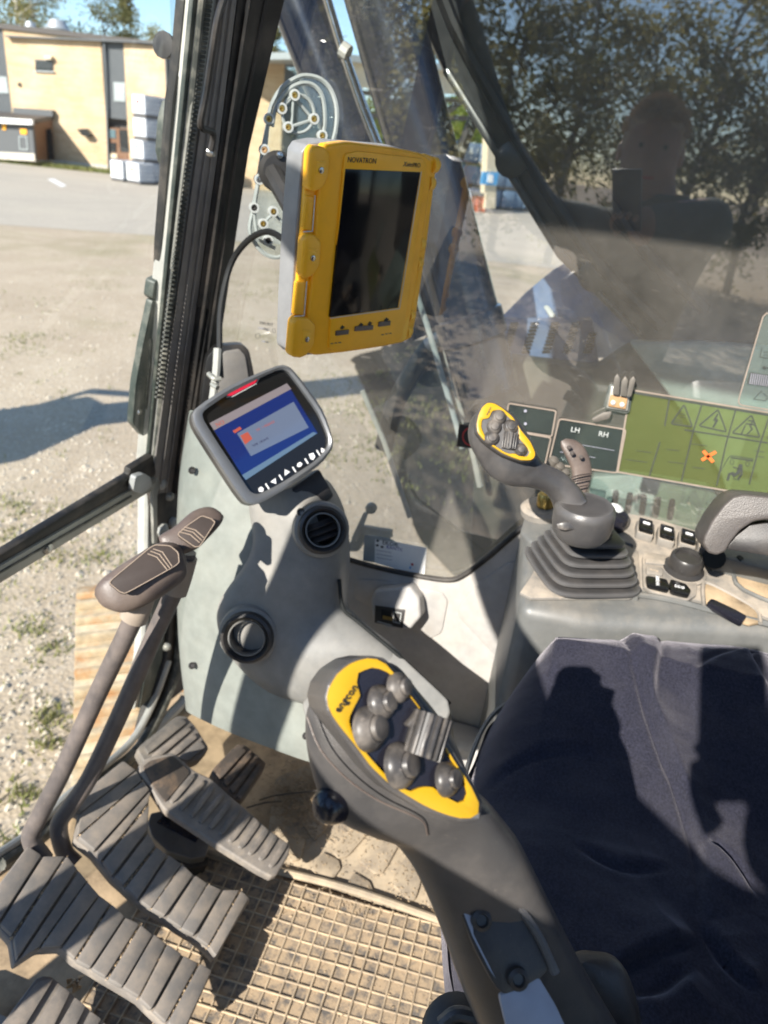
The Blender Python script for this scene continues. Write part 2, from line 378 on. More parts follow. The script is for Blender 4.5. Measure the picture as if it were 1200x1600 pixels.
def tubegeo(pts, r, n=10, closed=False):
    vs, fs = [], []; up = None; N = len(pts)
    for i, p in enumerate(pts):
        if closed: tg = pts[(i+1) % N]-pts[i-1]
        else: tg = pts[min(i+1, N-1)]-pts[max(i-1, 0)]
        tg = tg.normalized()
        if up is None: up = tg.orthogonal().normalized()
        up = (up-tg*up.dot(tg)).normalized(); sd = tg.cross(up)
        rr = r[i] if isinstance(r, (list, tuple)) else r
        for k in range(n):
            a = 2*math.pi*k/n; vs.append(p+up*(rr*math.cos(a))+sd*(rr*math.sin(a)))
    for i in range(N if closed else N-1):
        j = (i+1) % N
        for k in range(n): fs.append((i*n+k, i*n+(k+1) % n, j*n+(k+1) % n, j*n+k))
    if not closed: fs += [tuple(range(n-1, -1, -1)), tuple((N-1)*n+k for k in range(n))]
    return vs, fs
def tube(name, pts, r, m, parent=None, n=10, sm=1, closed=False):
    pts = [V(p) for p in pts]
    if sm > 1:
        if isinstance(r, (list, tuple)):
            rr = []
            for i in range(len(r)-1): rr += [r[i]+(r[i+1]-r[i])*k/sm for k in range(sm)]
            r = rr+[r[-1]]
        pts = smoothpath(pts, sm)
    vs, fs = tubegeo(pts, r, n, closed)
    return mk(name, vs, fs, m, parent)
def joingeo(parts):
    vs, fs = [], []
    for v, f in parts:
        k = len(vs); vs += v; fs += [tuple(i+k for i in q) for q in f]
    return vs, fs
def tubes(name, lst, r, m, parent=None, n=6):
    vs, fs = joingeo([tubegeo([V(p) for p in l], r, n) for l in lst]); return mk(name, vs, fs, m, parent)
def loft(name, rings, m, parent=None, cap=True, sub=0, ang=60, bev=0):
    n = len(rings[0]); vs = [p for r in rings for p in r]; fs = []
    for i in range(len(rings)-1):
        for k in range(n): fs.append((i*n+k, i*n+(k+1) % n, (i+1)*n+(k+1) % n, (i+1)*n+k))
    if cap: fs += [tuple(range(n-1, -1, -1)), tuple((len(rings)-1)*n+k for k in range(n))]
    return mk(name, vs, fs, m, parent, True, bev, 2, sub, ang)
def lathe(name, c, ax, prof, m, parent=None, n=24, xd=None, cap=True):
    ax = V(ax).normalized(); u = (V(xd) if xd else ax.orthogonal()); u = (u-ax*u.dot(ax)).normalized(); v = ax.cross(u); c = V(c)
    rings = [[c+ax*h+u*(r*math.cos(2*math.pi*k/n))+v*(r*math.sin(2*math.pi*k/n)) for k in range(n)] for r, h in prof]
    return loft(name, rings, m, parent, cap, ang=40)
def silloft(name, st, thick, m, parent=None, n=20, sm=3, power=2.3, back=None, sub=0):
    """stations ((ax,ay),(bx,by),depth): two silhouette pixels and a distance; each becomes an oval ring of real size."""
    A = [V((*s[0], s[2])) for s in st]; B = [V((*s[1], s[2])) for s in st]
    A = smoothpath(A, sm); B = smoothpath(B, sm); rings = []
    C = [(at(a.x, a.y, a.z)+at(b.x, b.y, b.z))/2 for a, b in zip(A, B)]
    tks = thick
    for i, (a, b) in enumerate(zip(A, B)):
        pa, pb = at(a.x, a.y, a.z), at(b.x, b.y, b.z); h = (pb-pa)/2; c = C[i]
        tg = (C[min(i+1, len(C)-1)]-C[max(i-1, 0)]).normalized()
        nn = h.cross(tg).normalized()
        if nn.dot(CAM-c) < 0: nn = -nn
        tt = i/(len(A)-1); k = tt*(len(tks)-1); q = int(min(k, len(tks)-2)); th = tks[q]+(tks[q+1]-tks[q])*(k-q)
        ring = []
        for j in range(n):
            an = 2*math.pi*j/n; cs, sn = math.cos(an), math.sin(an)
            f = lambda x: math.copysign(abs(x)**(2/power), x)
            ring.append(c+h*f(cs)+nn*(th*h.length*f(sn)))
        rings.append(ring)
    return loft(name, rings, m, parent, sub=sub)
def text(name, body, size, P, X, Y, m, parent=None, ext=.0003, align='CENTER', shear=0., nrm=None):
    cu = bpy.data.curves.new(name, 'FONT'); cu.body = body; cu.size = size; cu.extrude = ext; cu.align_x = align; cu.align_y = 'CENTER'; cu.shear = shear; cu.resolution_u = 2
    o = bpy.data.objects.new("tmp", cu); COL.objects.link(o); dg = bpy.context.evaluated_depsgraph_get()
    me = bpy.data.meshes.new_from_object(o.evaluated_get(dg)); bpy.data.objects.remove(o)
    X = V(X).normalized(); N = X.cross(V(Y)).normalized() if nrm is None else V(nrm).normalized(); X = (X-N*X.dot(N)).normalized(); Yy = N.cross(X); off = wl(parent)
    M = Matrix(((X.x, Yy.x, N.x, P.x-off.x), (X.y, Yy.y, N.y, P.y-off.y), (X.z, Yy.z, N.z, P.z-off.z), (0, 0, 0, 1)))
    me.transform(M); me.name = name; finish(me, m, False); return link(name, me, parent)
def strip(name, pxs, pl, off, wd, m, parent=None, h=.0006, closed=False):
    """flat printed line of a given width on a plane"""
    P = [pl.px(x, y, off) for x, y in pxs]; vs, fs = [], []
    n = len(P); segs = n if closed else n-1
    for i in range(segs):
        a, b = P[i], P[(i+1) % n]; d = (b-a).normalized(); s = pl.N.cross(d)*wd/2; a = a-d*wd*.3; b = b+d*wd*.3
        lift = pl.N*(h+.00012*(i % 3))
        k = len(vs); vs += [a-s, b-s, b+s, a+s, a-s+lift, b-s+lift, b+s+lift, a+s+lift]
        fs += [(k, k+3, k+2, k+1), (k+4, k+5, k+6, k+7), (k, k+1, k+5, k+4), (k+1, k+2, k+6, k+5), (k+2, k+3, k+7, k+6), (k+3, k, k+4, k+7)]
    return mk(name, vs, fs, m, parent, False)
def zz(lst, ox, oy, s): return [(ox+x*s, oy+y*s) for x, y in lst]      # coordinates read in an enlarged crop
def rpoly(pts, r=.25, k=4):                                            # round a 2-D polygon's corners
    out = []; n = len(pts)
    for i in range(n):
        p = V(pts[i]).to_2d() if len(pts[i]) > 2 else V(pts[i]); a = V(pts[i-1]); b = V(pts[(i+1) % n])
        p0 = p+(a-p)*r; p1 = p+(b-p)*r
        for j in range(k+1):
            t = j/k; q = p0*(1-t)**2+p*2*t*(1-t)+p1*t*t; out.append((q.x, q.y))
    return out
#@@BODY@@
# ================================================================== CAB SHELL (setting)
def struct(o): o["kind"] = "structure"; return o
WSN = V((0, -1, -.216)).normalized()
WS = Pl((0, .635, .54), EX, N=WSN)                       # plane of the upper front glass
LP = Pl((0, .640, .54), EX, N=V((0, -1, 0)))             # lower front glass
RW = Pl((.500, 0, .8), V((0, -1, 0)), N=V((-1, 0, 0)))   # right-hand glass, X runs rearward

floor_pts = [V((.52, .66, 0)), V((.30, .66, 0)), V((.12, .675, 0)), V((-.05, .70, 0)), V((-.52, .70, 0)), V((-.52, -.9, 0)), V((.52, -.9, 0))]
struct(prism("cab_floor", floor_pts, V((0, 0, -.05)), "floor_dirt"))
# front lip of the floor, pale dusty strip
lip = [onz(x, y, .012) for x, y in ((292, 1092), (205, 1185), (105, 1266), (52, 1312), (0, 1352), (-80, 1408))]
struct(tube("floor_edge_trim", lip, .009, "frame_grey", None, 8, 3))
# lower right wall panel
top = [(520, 866), (548, 875), (600, 889), (660, 901), (703, 906), (727, 897), (762, 871), (800, 838), (850, 796)]
P = [onx(x, y, .488) for x, y in top]
P = [V((.488, .60, .43))]+P+[V((.488, -.10, .60)), V((.488, -.9, .60)), V((.488, -.9, 0.0)), V((.488, .60, 0.0))]
wall = struct(prism("cab_side_wall", P, V((.012, 0, 0)), "wall_grey", None, .006, 3))
# moulded raised field and ledge of that wall
f = [(716, 948), (742, 915), (800, 875), (840, 900), (840, 1060), (800, 1052), (778, 1030), (716, 965)]
WP = Pl((.488, 0, .3), V((0, -1, 0)), N=V((-1, 0, 0)))
slab("wall_panel", rpoly(f, .22), WP, .003, -.004, "wall_grey", wall, .0025)
slab("wall_panel", rpoly([(556, 905), (600, 908), (690, 925), (700, 940), (690, 990), (668, 1000), (600, 960), (552, 935)], .2), WP, .003, -.004, "wall_grey", wall, .0025)
struct(abox("wall_ledge", (.425, -.55, 0.0), (.487, .30, .175), "wall_grey", None, .012, 3))
struct(abox("wall_ledge", (.385, -.55, 0.0), (.4245, .24, .105), "wall_grey", None, .01, 3))
# black gasket along the glass
tube("gasket", [onx(x, y, .4875) for x, y in [(480, 848)]+top[1:]], .0045, "rubber", wall, 8, 4)
# roof, rear wall and left door frame: outside the picture, they shade the cab
roof = struct(abox("cab_roof", (-.54, -.95, 1.66), (.54, .50, 1.74), "headliner", None, .03, 3))
struct(abox("cab_rear_wall", (-.54, -.98, 0.0), (.54, -.92, .95), "console_grey", None, .01))
for sx in (-.52, .52): struct(abox("cab_pillar", (sx-.03, -.98, .951), (sx+.03, -.90, 1.659), "pillar_black", None, .01))
struct(prism("cab_pillar", [V((-.55, .70, 0)), V((-.50, .70, 0)), V((-.50, .655, .54)), V((-.50, .44, 1.66)), V((-.55, .44, 1.66)), V((-.55, .655, .54))][0:2]+[V((-.50, .645, .54)), V((-.50, .49, 1.659)), V((-.55, .49, 1.659)), V((-.55, .645, .54))], V((0, -.07, 0)), "pillar_black"))
struct(abox("cab_pillar", (-.55, -.52, -.05), (-.50, -.45, 1.659), "pillar_black", None, .008))
struct(prism("roof_front_rail", [V((-.54, .50, 1.658)), V((-.54, .42, 1.658)), V((-.54, .42, 1.58)), V((-.54, .47, 1.58))], V((1.08, 0, 0)), "pillar_black"))
struct(prism("roof_side_rail", [V((.47, -.95, 1.658)), V((.54, -.95, 1.658)), V((.54, -.95, 1.56)), V((.50, -.95, 1.56))], V((0, 1.36, 0)), "pillar_black"))

# right front pillar
rows = [(-90, 357, 381, 466), (80, 331, 360, 425), (233, 309, 341, 389), (480, 275, 307, 352), (770, 236, 268, 308)]
r1, r2 = [], []
for y, l, m_, r_ in rows:
    L = WS.px(l, y, .010); M_ = WS.px(m_, y, .022); Rr = onx(r_, y, .478)
    b = V((.03, .035, 0))
    r1.append([L, M_, M_+b, L+b]); r2.append([M_+V((.001, -.001, 0)), M_.lerp(Rr, .5)+V((-.012, -.004, 0)), Rr, Rr+V((.02, .03, 0)), M_+b+V((.001, 0, 0))])
pil = struct(loft("cab_pillar", r2, "pillar_black", None, True, 0, 25))
loft("pillar_trim", r1, "pillar_brown", pil, True, 0, 25)
for k in (.38, .72):
    tube("trim_bead", [r[0].lerp(r[1], k)+V((-.001, -.0015, 0)) for r in r1], .0016, "pillar_brown", pil, 6)
for k, mm in ((.25, "pillar_black"), (.62, "pillar_black")):
    tube("trim_bead", [r[0].lerp(r[2], k)+V((-.009, -.004, 0)) for r in r2], .0035, mm, pil, 6)
rod = [(352, -10), (340, 30), (331, 85), (322, 145), (314, 186), (315, 199), (324, 203), (332, 206), (333, 216), (329, 236)]
tube("pull_rod", [WS.px(x, y, .034) for x, y in rod], .0042, "pillar_black", pil, 8, 4)
lathe("screw", WS.px(326, 237, .030), WSN, [(.006, 0), (.006, .005), (.004, .008), (.0001, .0085)], "steel", pil, 10)
# black corner base of the pillar beside the monitor, and tab at its foot
slab("pillar_foot", rpoly([(312, 640), (322, 560), (338, 541), (378, 538), (390, 548), (402, 610), (420, 650)], .2), Pl((.44, .50, .78), V((.6, -.8, 0)), N=V((-.8, -.55, .1))), .0, -.03, "pillar_black", pil, .006)
slab("foot_face", rpoly([(330, 650), (337, 575), (350, 549), (374, 545), (384, 556), (396, 640)], .2), Pl((.44, .50, .78), V((.6, -.8, 0)), N=V((-.8, -.55, .1))), .003, -.002, "pillar_brown", pil, .002)

# ---------------- upper windscreen sash
sash = thing("windscreen", "tilted front windscreen in a grey-green dusty frame looking out on the gravel yard", "windscreen", (0, .55, .9))
slab("frame_post", [(324, -60), (352, -60), (256, 735), (238, 745)], WS, .004, -.03, "frame_grey", sash, .003)
slab("frame_lip", [(308, -60), (324, -60), (240, 735), (229, 745)], WS, -.003, -.010, "frame_green", sash, .003)
tube("seal_bead", [WS.px(x, y, .003) for x, y in ((322, -60), (286, 300), (240, 735))], .0045, "seal", sash, 8)
# ribbed rubber seal: small ribs along the post
rb = []
for i in range(90):
    t = i/89; x = 329-t*82; y = -20+t*640
    a = WS.px(x-4, y, .006); b = WS.px(x+4, y+1, .006); rb.append(tubegeo([a, b], .0021, 5))
o = mk("seal_ribs", *joingeo(rb), "seal", sash); o["kind"] = "stuff"
tube("trim_wire", [WS.px(x, y, .004) for x, y in ((318, 10), (306, 110), (296, 190), (282, 300), (268, 420))], .0022, "silver_rail", sash, 6, 3)
slab("bottom_rail", [(-80, 934), (-80, 962), (0, 913), (248, 761), (244, 746), (206, 765), (0, 885)], WS, .014, -.002, "silver_rail", sash, .003)
slab("rail_groove", [(-80, 944), (-80, 947), (0, 897), (206, 777), (206, 774), (0, 894)], WS, .0155, .011, "seal", sash)
slab("rail_seal", [(-80, 912), (0, 868), (203, 743), (205, 733), (240, 711), (246, 742), (206, 763), (0, 883), (-80, 932)], WS, .011, -.002, "rubber", sash, .003)
lathe("rail_screw", WS.px(74, 857, .014), WSN, [(.008, 0), (.008, .003), (.004, .005), (.0001, .0055)], "steel", sash, 10)
slab("rail_end_block", rpoly([(208, 768), (212, 745), (226, 740), (236, 746), (238, 760), (222, 772)], .2), WS, .024, .0145, "grey_face", sash, .003)
gl = [WS.px(x, y, -.012) for x, y in ((-300, 1060), (-300, -400), (345, -400), (338, -60), (240, 740))]
mk("glass_pane", gl, [tuple(range(len(gl)))], G_WS, sash, False)

# latch corner: black plate with bolts
lc = thing("sash_latch", "black sash latch plate with bolts at the lower corner of the front glass", "latch", (.44, .62, .5))
slab("plate", [(238, 757), (255, 735), (298, 712), (292, 760), (284, 860), (262, 880), (248, 840), (244, 780)], LP, .012, -.006, "rubber", lc, .002)
slab("bracket", [(238, 755), (252, 738), (302, 712), (302, 718), (256, 744), (246, 775), (246, 850), (241, 850)], LP, .018, .0125, "silver_rail", lc, .001)
for x, y, r in ((250, 755, .011), (265, 742, .007), (262, 775, .008), (252, 828, .013), (268, 816, .010), (258, 1010, .008)):
    lathe("bolt", LP.px(x, y, .012), LP.N, [(r, 0), (r, .006), (r*.6, .010), (.0001, .011)], "frame_grey" if r > .009 else "silver_rail", lc, 8)

# ---------------- lower front glass
lo = thing("lower_windscreen", "lower front glass beside the pedals with a dark green edge frame", "windscreen", (.1, .64, .25))
slab("frame_post", [(240, 772), (253, 765), (259, 860), (262, 950), (254, 1030), (236, 1090), (218, 1108), (232, 1030), (238, 940)], LP, .0, -.03, "frame_green", lo, .003)
slab("post_face", [(232, 772), (241, 772), (239, 940), (232, 1030), (218, 1100), (210, 1110), (224, 1030), (230, 940)], LP, -.004, -.026, "frame_grey", lo, .003)
slab("gap_seal", [(252, 765), (300, 715), (290, 770), (281, 900), (292, 1075), (262, 1100), (222, 1160), (240, 1090), (262, 1020), (267, 950), (262, 860)], LP, .004, -.02, "rubber", lo, .004)
sp = [(284, 960), (277, 1040), (252, 1108), (218, 1168), (165, 1214), (112, 1258), (62, 1308), (0, 1350)]
tube("rubber_seal", [LP.px(x, y, .012) for x, y in sp], .0105, "seal", lo, 10, 4)
tube("rubber_seal", [LP.px(x-14, y-8, .004) for x, y in sp[1:]], .007, "frame_grey", lo, 10, 4)
gl = [LP.px(x, y, -.012) for x, y in ((-300, 1060), (240, 752), (262, 950), (240, 1090), (130, 1262), (-300, 1560))]
mk("glass_pane", gl, [tuple(range(len(gl)))], G_WS, lo, False)

# ---------------- wiper and clutter outside the front glass
wi = thing("wiper", "grey-green wiper arm parked along the right edge of the front glass", "wiper", WS.px(240, 450, -.03))
slab("wiper_blade", [(288, 0), (306, -30), (300, 90), (287, 150), (278, 250), (268, 340), (256, 435), (250, 440), (252, 380), (262, 260), (270, 160), (280, 90)], WS, -.018, -.03, "rubber", wi, .002)
slab("blade_holder", [(262, 190), (270, 160), (276, 180), (270, 240), (262, 262), (258, 240)], WS, -.034, -.05, "frame_green", wi, .003)
slab("arm_bracket", rpoly([(242, 440), (264, 430), (267, 470), (256, 480), (238, 466)], .15), WS, -.02, -.035, "frame_green", wi, .003)
slab("wiper_arm", rpoly([(238, 470), (246, 470), (243, 520), (239, 600), (234, 670), (224, 682), (207, 662), (212, 600), (224, 535)], .12), WS, -.02, -.03, "frame_green", wi, .003)
slab("arm_rib", [(236, 530), (239, 530), (233, 640), (229, 640)], WS, -.017, -.0205, "seal", wi, .001)
lathe("arm_screw", WS.px(217, 643, -.02), WSN, [(.005, 0), (.004, .003), (.0001, .004)], "steel", wi, 8)
tube("washer_hose", [WS.px(x, y, -.014) for x, y in ((296, 40), (300, 80), (288, 140), (293, 190), (276, 250), (280, 300), (266, 370), (262, 425))], .003, "frame_green", wi, 6, 4)
tube("linkage_rod", [WS.px(x, y, -.016) for x, y in ((298, 10), (292, 60), (284, 120))], .005, "tote_white", wi, 6, 2)
pg = thing("grab_peg", "round dark grab peg sticking out beside the front glass edge", "peg", WS.px(270, 75, -.05))
tube("peg_bar", [WS.px(258, 71, -.05), WS.px(300, 88, -.045)], .0125, "charcoal", pg, 14)
lathe("peg_cap", WS.px(259, 71.5, -.05), WS.px(258, 71, -.05)-WS.px(300, 88, -.045), [(.0125, 0), (.0145, .002), (.0145, .006), (.0001, .007)], "charcoal", pg, 14)

# ---------------- right-hand glass
rw = thing("side_window", "large dusty right-hand window pane with the dark boom behind it", "window", (.503, 0, .8))
nm = 1
vs = [V((.5035, .62, .40)), V((.5035, -.92, .40)), V((.5035, -.92, 1.60)), V((.5035, .62, 1.60))]
mk("glass_pane", vs, [(0, 1, 2, 3)], G_RT, rw, False)
# ================================================================== FRONT CORNER CONSOLE
con = thing("corner_console", "grey-green moulded console with round air vents under the monitor", "console", (.42, .45, 0))
def gridmesh(name, rows, m, parent, sub=2, back=V((.10, .06, 0)), ang=60):
    n = len(rows[0]); vs = [p for r in rows for p in r]; fs = [(i*n+k, i*n+k+1, (i+1)*n+k+1, (i+1)*n+k) for i in range(len(rows)-1) for k in range(n-1)]
    return mk(name, vs, fs, m, parent, True, 0, 2, sub, ang, recalc=False)
def g(rows): return [[at(x, y, d) for x, y, d in r] for r in rows]
# left side panel (pale, lit)
A = g([[(296, 640, 1.06), (296, 640, 1.02), (330, 650, 1.0), (380, 700, .985), (430, 740, .985)],
       [(288, 690, 1.08), (290, 690, 1.03), (330, 700, 1.0), (380, 730, .985), (430, 770, .985)],
       [(280, 740, 1.09), (282, 740, 1.04), (330, 750, 1.0), (385, 775, .985), (430, 800, .985)],
       [(276, 800, 1.10), (278, 800, 1.05), (330, 810, 1.01), (400, 830, .995), (440, 850, .995)],
       [(275, 900, 1.12), (277, 900, 1.07), (330, 910, 1.03), (400, 930, 1.01), (450, 950, 1.01)],
       [(278, 1000, 1.15), (280, 1000, 1.10), (340, 1015, 1.055), (410, 1040, 1.03), (470, 1070, 1.02)],
       [(284, 1060, 1.17), (287, 1062, 1.12), (345, 1085, 1.075), (420, 1110, 1.045), (495, 1130, 1.03)],
       [(290, 1098, 1.19), (294, 1102, 1.14), (350, 1130, 1.09), (430, 1160, 1.055), (500, 1186, 1.035)],
       [(290, 1110, 1.20), (294, 1114, 1.15), (350, 1142, 1.10), (430, 1172, 1.065), (500, 1198, 1.045)]])
gridmesh("side_panel", A, "console_green", con)
# raised housing: outline in px over a gently curved sheet, with depth falling towards the wall
def shift(rows):                       # the right flank of the housing leans towards the wall
    return [[(x, y, d+(0, .0, .0, .012, .050, .062)[k]) for k, (x, y, d) in enumerate(r)] for r in rows]
B = g(shift([[(385, 760, .990), (388, 762, .975), (425, 770, .965), (470, 760, .955), (500, 748, .965), (512, 745, 1.0)],
       [(388, 800, .995), (392, 800, .980), (430, 800, .968), (478, 785, .940), (525, 780, .945), (540, 790, .99)],
       [(399, 850, 1.0), (402, 850, .985), (440, 845, .972), (480, 840, .945), (540, 845, .945), (548, 852, .99)],
       [(380, 890, 1.008), (384, 892, .993), (440, 895, .978), (485, 880, .955), (537, 905, .945), (546, 910, .99)],
       [(340, 935, 1.018), (344, 937, 1.003), (420, 945, .985), (478, 955, .968), (530, 940, .955), (540, 945, .99)],
       [(336, 975, 1.025), (340, 977, 1.010), (420, 985, .99), (473, 995, .97), (545, 955, .955), (552, 957, .985)],
       [(352, 1020, 1.03), (356, 1020, 1.015), (425, 1030, .995), (480, 1030, .965), (580, 985, .94), (590, 990, .965)],
       [(390, 1062, 1.037), (394, 1060, 1.022), (435, 1065, 1.0), (482, 1065, .97), (600, 1010, .93), (630, 1020, .95)],
       [(430, 1090, 1.04), (433, 1087, 1.025), (455, 1092, 1.005), (480, 1094, .985), (560, 1080, .95), (640, 1050, .93)],
       [(474, 1104, 1.045), (475, 1100, 1.03), (478, 1102, 1.015), (484, 1104, 1.0), (540, 1110, .97), (640, 1080, .94)]]))
gridmesh("housing", B, "console_grey", con)
# toe duct running back along the wall
tp = [(470, 1098), (500, 1070), (566, 1040), (604, 1003), (700, 1092), (704, 1112), (692, 1140), (668, 1165), (600, 1170), (500, 1192)]
TPp = Pl(at(600, 1080, .975), V((.2, -1, 0)), N=V((-.55, .05, .83)))
slab("toe_duct", rpoly(tp, .16), TPp, 0, -.16, "console_grey", con, .012, 4)
tube("panel_gap", [at(x, y, 1.0-.0002*i) for i, (x, y) in enumerate(((530, 905), (536, 950), (560, 972), (620, 1022), (680, 1078), (703, 1100)))], .0028, "slot_black", con, 6, 4)
for x, y, d in ((300, 735, 1.012), (300, 1040, 1.088), (478, 1150, 1.032), (470, 800, .944), (560, 1055, .972)):
    c_ = at(x, y, d); n_ = (CAM-c_).normalized(); lathe("trim_screw", c_-n_*.004, n_, [(.0055, 0), (.0055, .0045), (.004, .006), (.0025, .0045), (.0001, .0045)], "charcoal", con, 12)
# air vents
def vent(px, py, d, r, ax, openv):
    c = at(px, py, d); ax = V(ax).normalized()
    v = lathe("air_vent", c, ax, [(r*1.12, -.03), (r*1.14, -.002), (r*1.10, .006), (r*.98, .008), (r*.86, .003), (r*.80, -.004), (r*.74, -.006), (r*.72, -.03)], "charcoal", con, 32, cap=False)
    lathe("vent_ring", c, ax, [(r*.80, .0005), (r*.80, .0045), (r*.74, .0045), (r*.72, -.003)], "pod_grey", v, 32, cap=False)
    lathe("vent_throat", c, ax, [(r*.73, -.030), (r*.73, -.028), (.0001, -.028)], "slot_black", v, 24)
    u = (CR-ax*CR.dot(ax)).normalized(); w_ = ax.cross(u)
    u2 = (u*.94+w_*.33).normalized(); w2 = ax.cross(u2)
    for k in ((-.42, 0, .42) if openv else ()):
        hw = r*.70*math.sqrt(max(.05, 1-k*k))
        cc = c+w2*(k*r*.72)+ax*(-.006 if openv else -.012)
        pts = []
        for j in range(9):
            t = -1+j/4; pts.append(cc+u2*(t*hw)+ax*(.008*(1-t*t) if openv else 0))
        dn = (w2*.65-ax*.75).normalized() if openv else (w2*.95-ax*.3).normalized()
        vs = [p+dn*q for q in (-r*.17, r*.17) for p in pts]; vs += [p+dn.cross(u2)*.0016 for p in vs]
        fs = [(j, j+1, 10+j, 9+j) for j in range(8)]+[(18+j, 27+j, 28+j, 19+j) for j in range(8)]+[(j, 18+j, 19+j, j+1) for j in range(8)]+[(9+j, 10+j, 28+j, 27+j) for j in range(8)]
        mk("louver", vs, fs, "joystick_dark", v)
    lathe("vent_collar", c-ax*.004, ax, [(r*1.30, -.035), (r*1.33, -.012), (r*1.27, -.002), (r*1.12, .001)], "console_grey", v, 32, cap=False)
vent(504, 828, .945, .0292, (-.78, -.42, .42), True)
vent(386, 996, .985, .0325, (-.90, -.22, .28), False)

# ================================================================== MONITOR
MX, MN = V((.80, -.50, .335)), V((-.60, -.62, .50))
MO = Pl((.2988, .366, .7205), MX, N=MN)
mon = thing("monitor", "silver framed machine monitor with a blue menu screen on the corner console", "monitor", (.36, .44, .66))
out = [(301, 640), (360, 601), (437, 569), (453, 573), (470, 592), (505, 640), (521, 688), (519, 703), (500, 727), (440, 768), (402, 789), (385, 786), (368, 764), (330, 705), (303, 662)]
inn = [(316, 643), (360, 613), (436, 576), (450, 580), (464, 598), (498, 645), (515, 686), (511, 701), (494, 720), (440, 755), (404, 773), (391, 769), (376, 746), (340, 692), (317, 655)]
outer = [(x+(-3 if x < 400 else 3), y) for x, y in out]
def ringmesh(name, po, pi, pl, fo, fi, back, m, parent):
    n = len(po); a = [pl.px(*p, fo) for p in po]; b = [pl.px(*p, fo) for p in pi]; c = [pl.px(*p, fo)+pl.N*(back-fo) for p in po]; d = [q+pl.N*(fi-fo) for q in b]
    mid = [p.lerp(q, .5)+pl.N*.0022 for p, q in zip(a, b)]
    vs = a+b+c+d+mid; fs = []
    for i in range(n):
        j = (i+1) % n; fs += [(i, j, 4*n+j, 4*n+i), (4*n+i, 4*n+j, n+j, n+i), (i, 2*n+i, 2*n+j, j), (n+i, n+j, 3*n+j, 3*n+i)]
    return mk(name, vs, fs, m, parent, True, 0, 2, 0, 50)
out, inn = rpoly(out, .3, 2), rpoly(inn, .3, 2)
ringmesh("bezel", out, inn, MO, .006, -.002, -.004, "silver", mon)
slab("screen_glass", inn, MO, .0005, -.003, "gloss_black", mon)
bk = slab("back_case", out, MO, -.0045, -.032, "charcoal", mon, .004)
stem = [at(470, 772, .955), at(505, 748, .955), at(520, 770, .955), at(486, 800, .955)]
slab("mount_neck", [(455, 762), (500, 730), (525, 775), (492, 800), (462, 800)], MO, -.033, -.075, "joystick_dark", mon, .006)
def m6(l): return zz(l, 310, 570, .175)
slab("lcd", m6([(100, 520), (790, 165), (1065, 610), (420, 1030)]), MO, .0009, .0004, "ui_blue", mon)
q = bpy.data.objects["lcd"]
slab("status_bar", m6([(100, 520), (790, 165), (830, 215), (140, 585)]), MO, .0012, .00095, "ui_grey", mon)
slab("dialog_box", m6([(345, 612), (850, 330), (985, 560), (470, 815)]), MO, .0012, .00095, "ui_pale", mon)
slab("menu_strip", m6([(390, 985), (1025, 600), (1060, 612), (425, 1028)]), MO, .0012, .00095, "ui_teal", mon)
slab("menu_icon", m6([(375, 632), (440, 598), (482, 660), (418, 712)]), MO, .0015, .00125, "ui_red", mon)
slab("menu_icon", m6([(305, 590), (370, 552), (388, 572), (325, 612)]), MO, .0015, .00125, "ui_red", mon)
mx2 = (MO.px(*m6([(760, 400)])[0])-MO.px(*m6([(160, 700)])[0])).normalized()
text("screen_text", "NO", .0075, MO.px(*m6([(195, 525)])[0], .0014), mx2, MO.Y, "ui_red", mon, .0001)
text("screen_text", "E.R.  1 MESSAGE", .0040, MO.px(*m6([(600, 545)])[0], .0014), mx2, MO.Y, "ui_red", mon, .0001)
text("screen_text", "TIME  UPDATE", .0038, MO.px(*m6([(555, 690)])[0], .0014), mx2, MO.Y, "ui_text", mon, .0001)
slab("warning_lamp", m6([(255, 275), (300, 235), (500, 130), (528, 132), (505, 165), (300, 275)]), MO, .0016, .0002, "led_red", mon, .0004)
strip("lamp_rim", m6([(250, 290), (305, 283), (515, 170), (540, 125)]), MO, .0006, .0008, "silver_light", mon)
mxb = (MO.px(*m6([(1080, 780)])[0])-MO.px(*m6([(615, 1085)])[0])).normalized()
for x, y in ((615, 1085), (735, 1005), (855, 935), (965, 860), (1070, 785)):
    c = MO.px(*m6([(x, y)])[0], .0011); d = (mxb*.25-MO.N.cross(mxb)*-1).normalized()
    box("button_divider", c, mxb, MO.N.cross(mxb), MO.N, .0009, .0040, .0003, "print_white", mon)
def glyph(x, y, pts):
    c = m6([(x, y)])[0]; slab("button_symbol", [(c[0]+a, c[1]+b) for a, b in pts], MO, .0014, .0007, "print_white", mon)
glyph(672, 1040, [(-5, 1), (3, -5), (4, 4)]); glyph(790, 962, [(5, -1), (-3, -5), (-3, 5)])
glyph(905, 890, [(-4, 3), (-3, -2), (1, -4), (4, -1), (2, 3), (-1, 4)]); glyph(1015, 820, [(-5, -4), (2, -6), (5, 0), (2, 5), (-2, 4)])
glyph(560, 1110, [(-4, -1), (0, -4), (4, -1), (3, 4), (-3, 4)]); glyph(1110, 765, [(-2, -4), (3, -2), (1, 3), (-2, 3)])

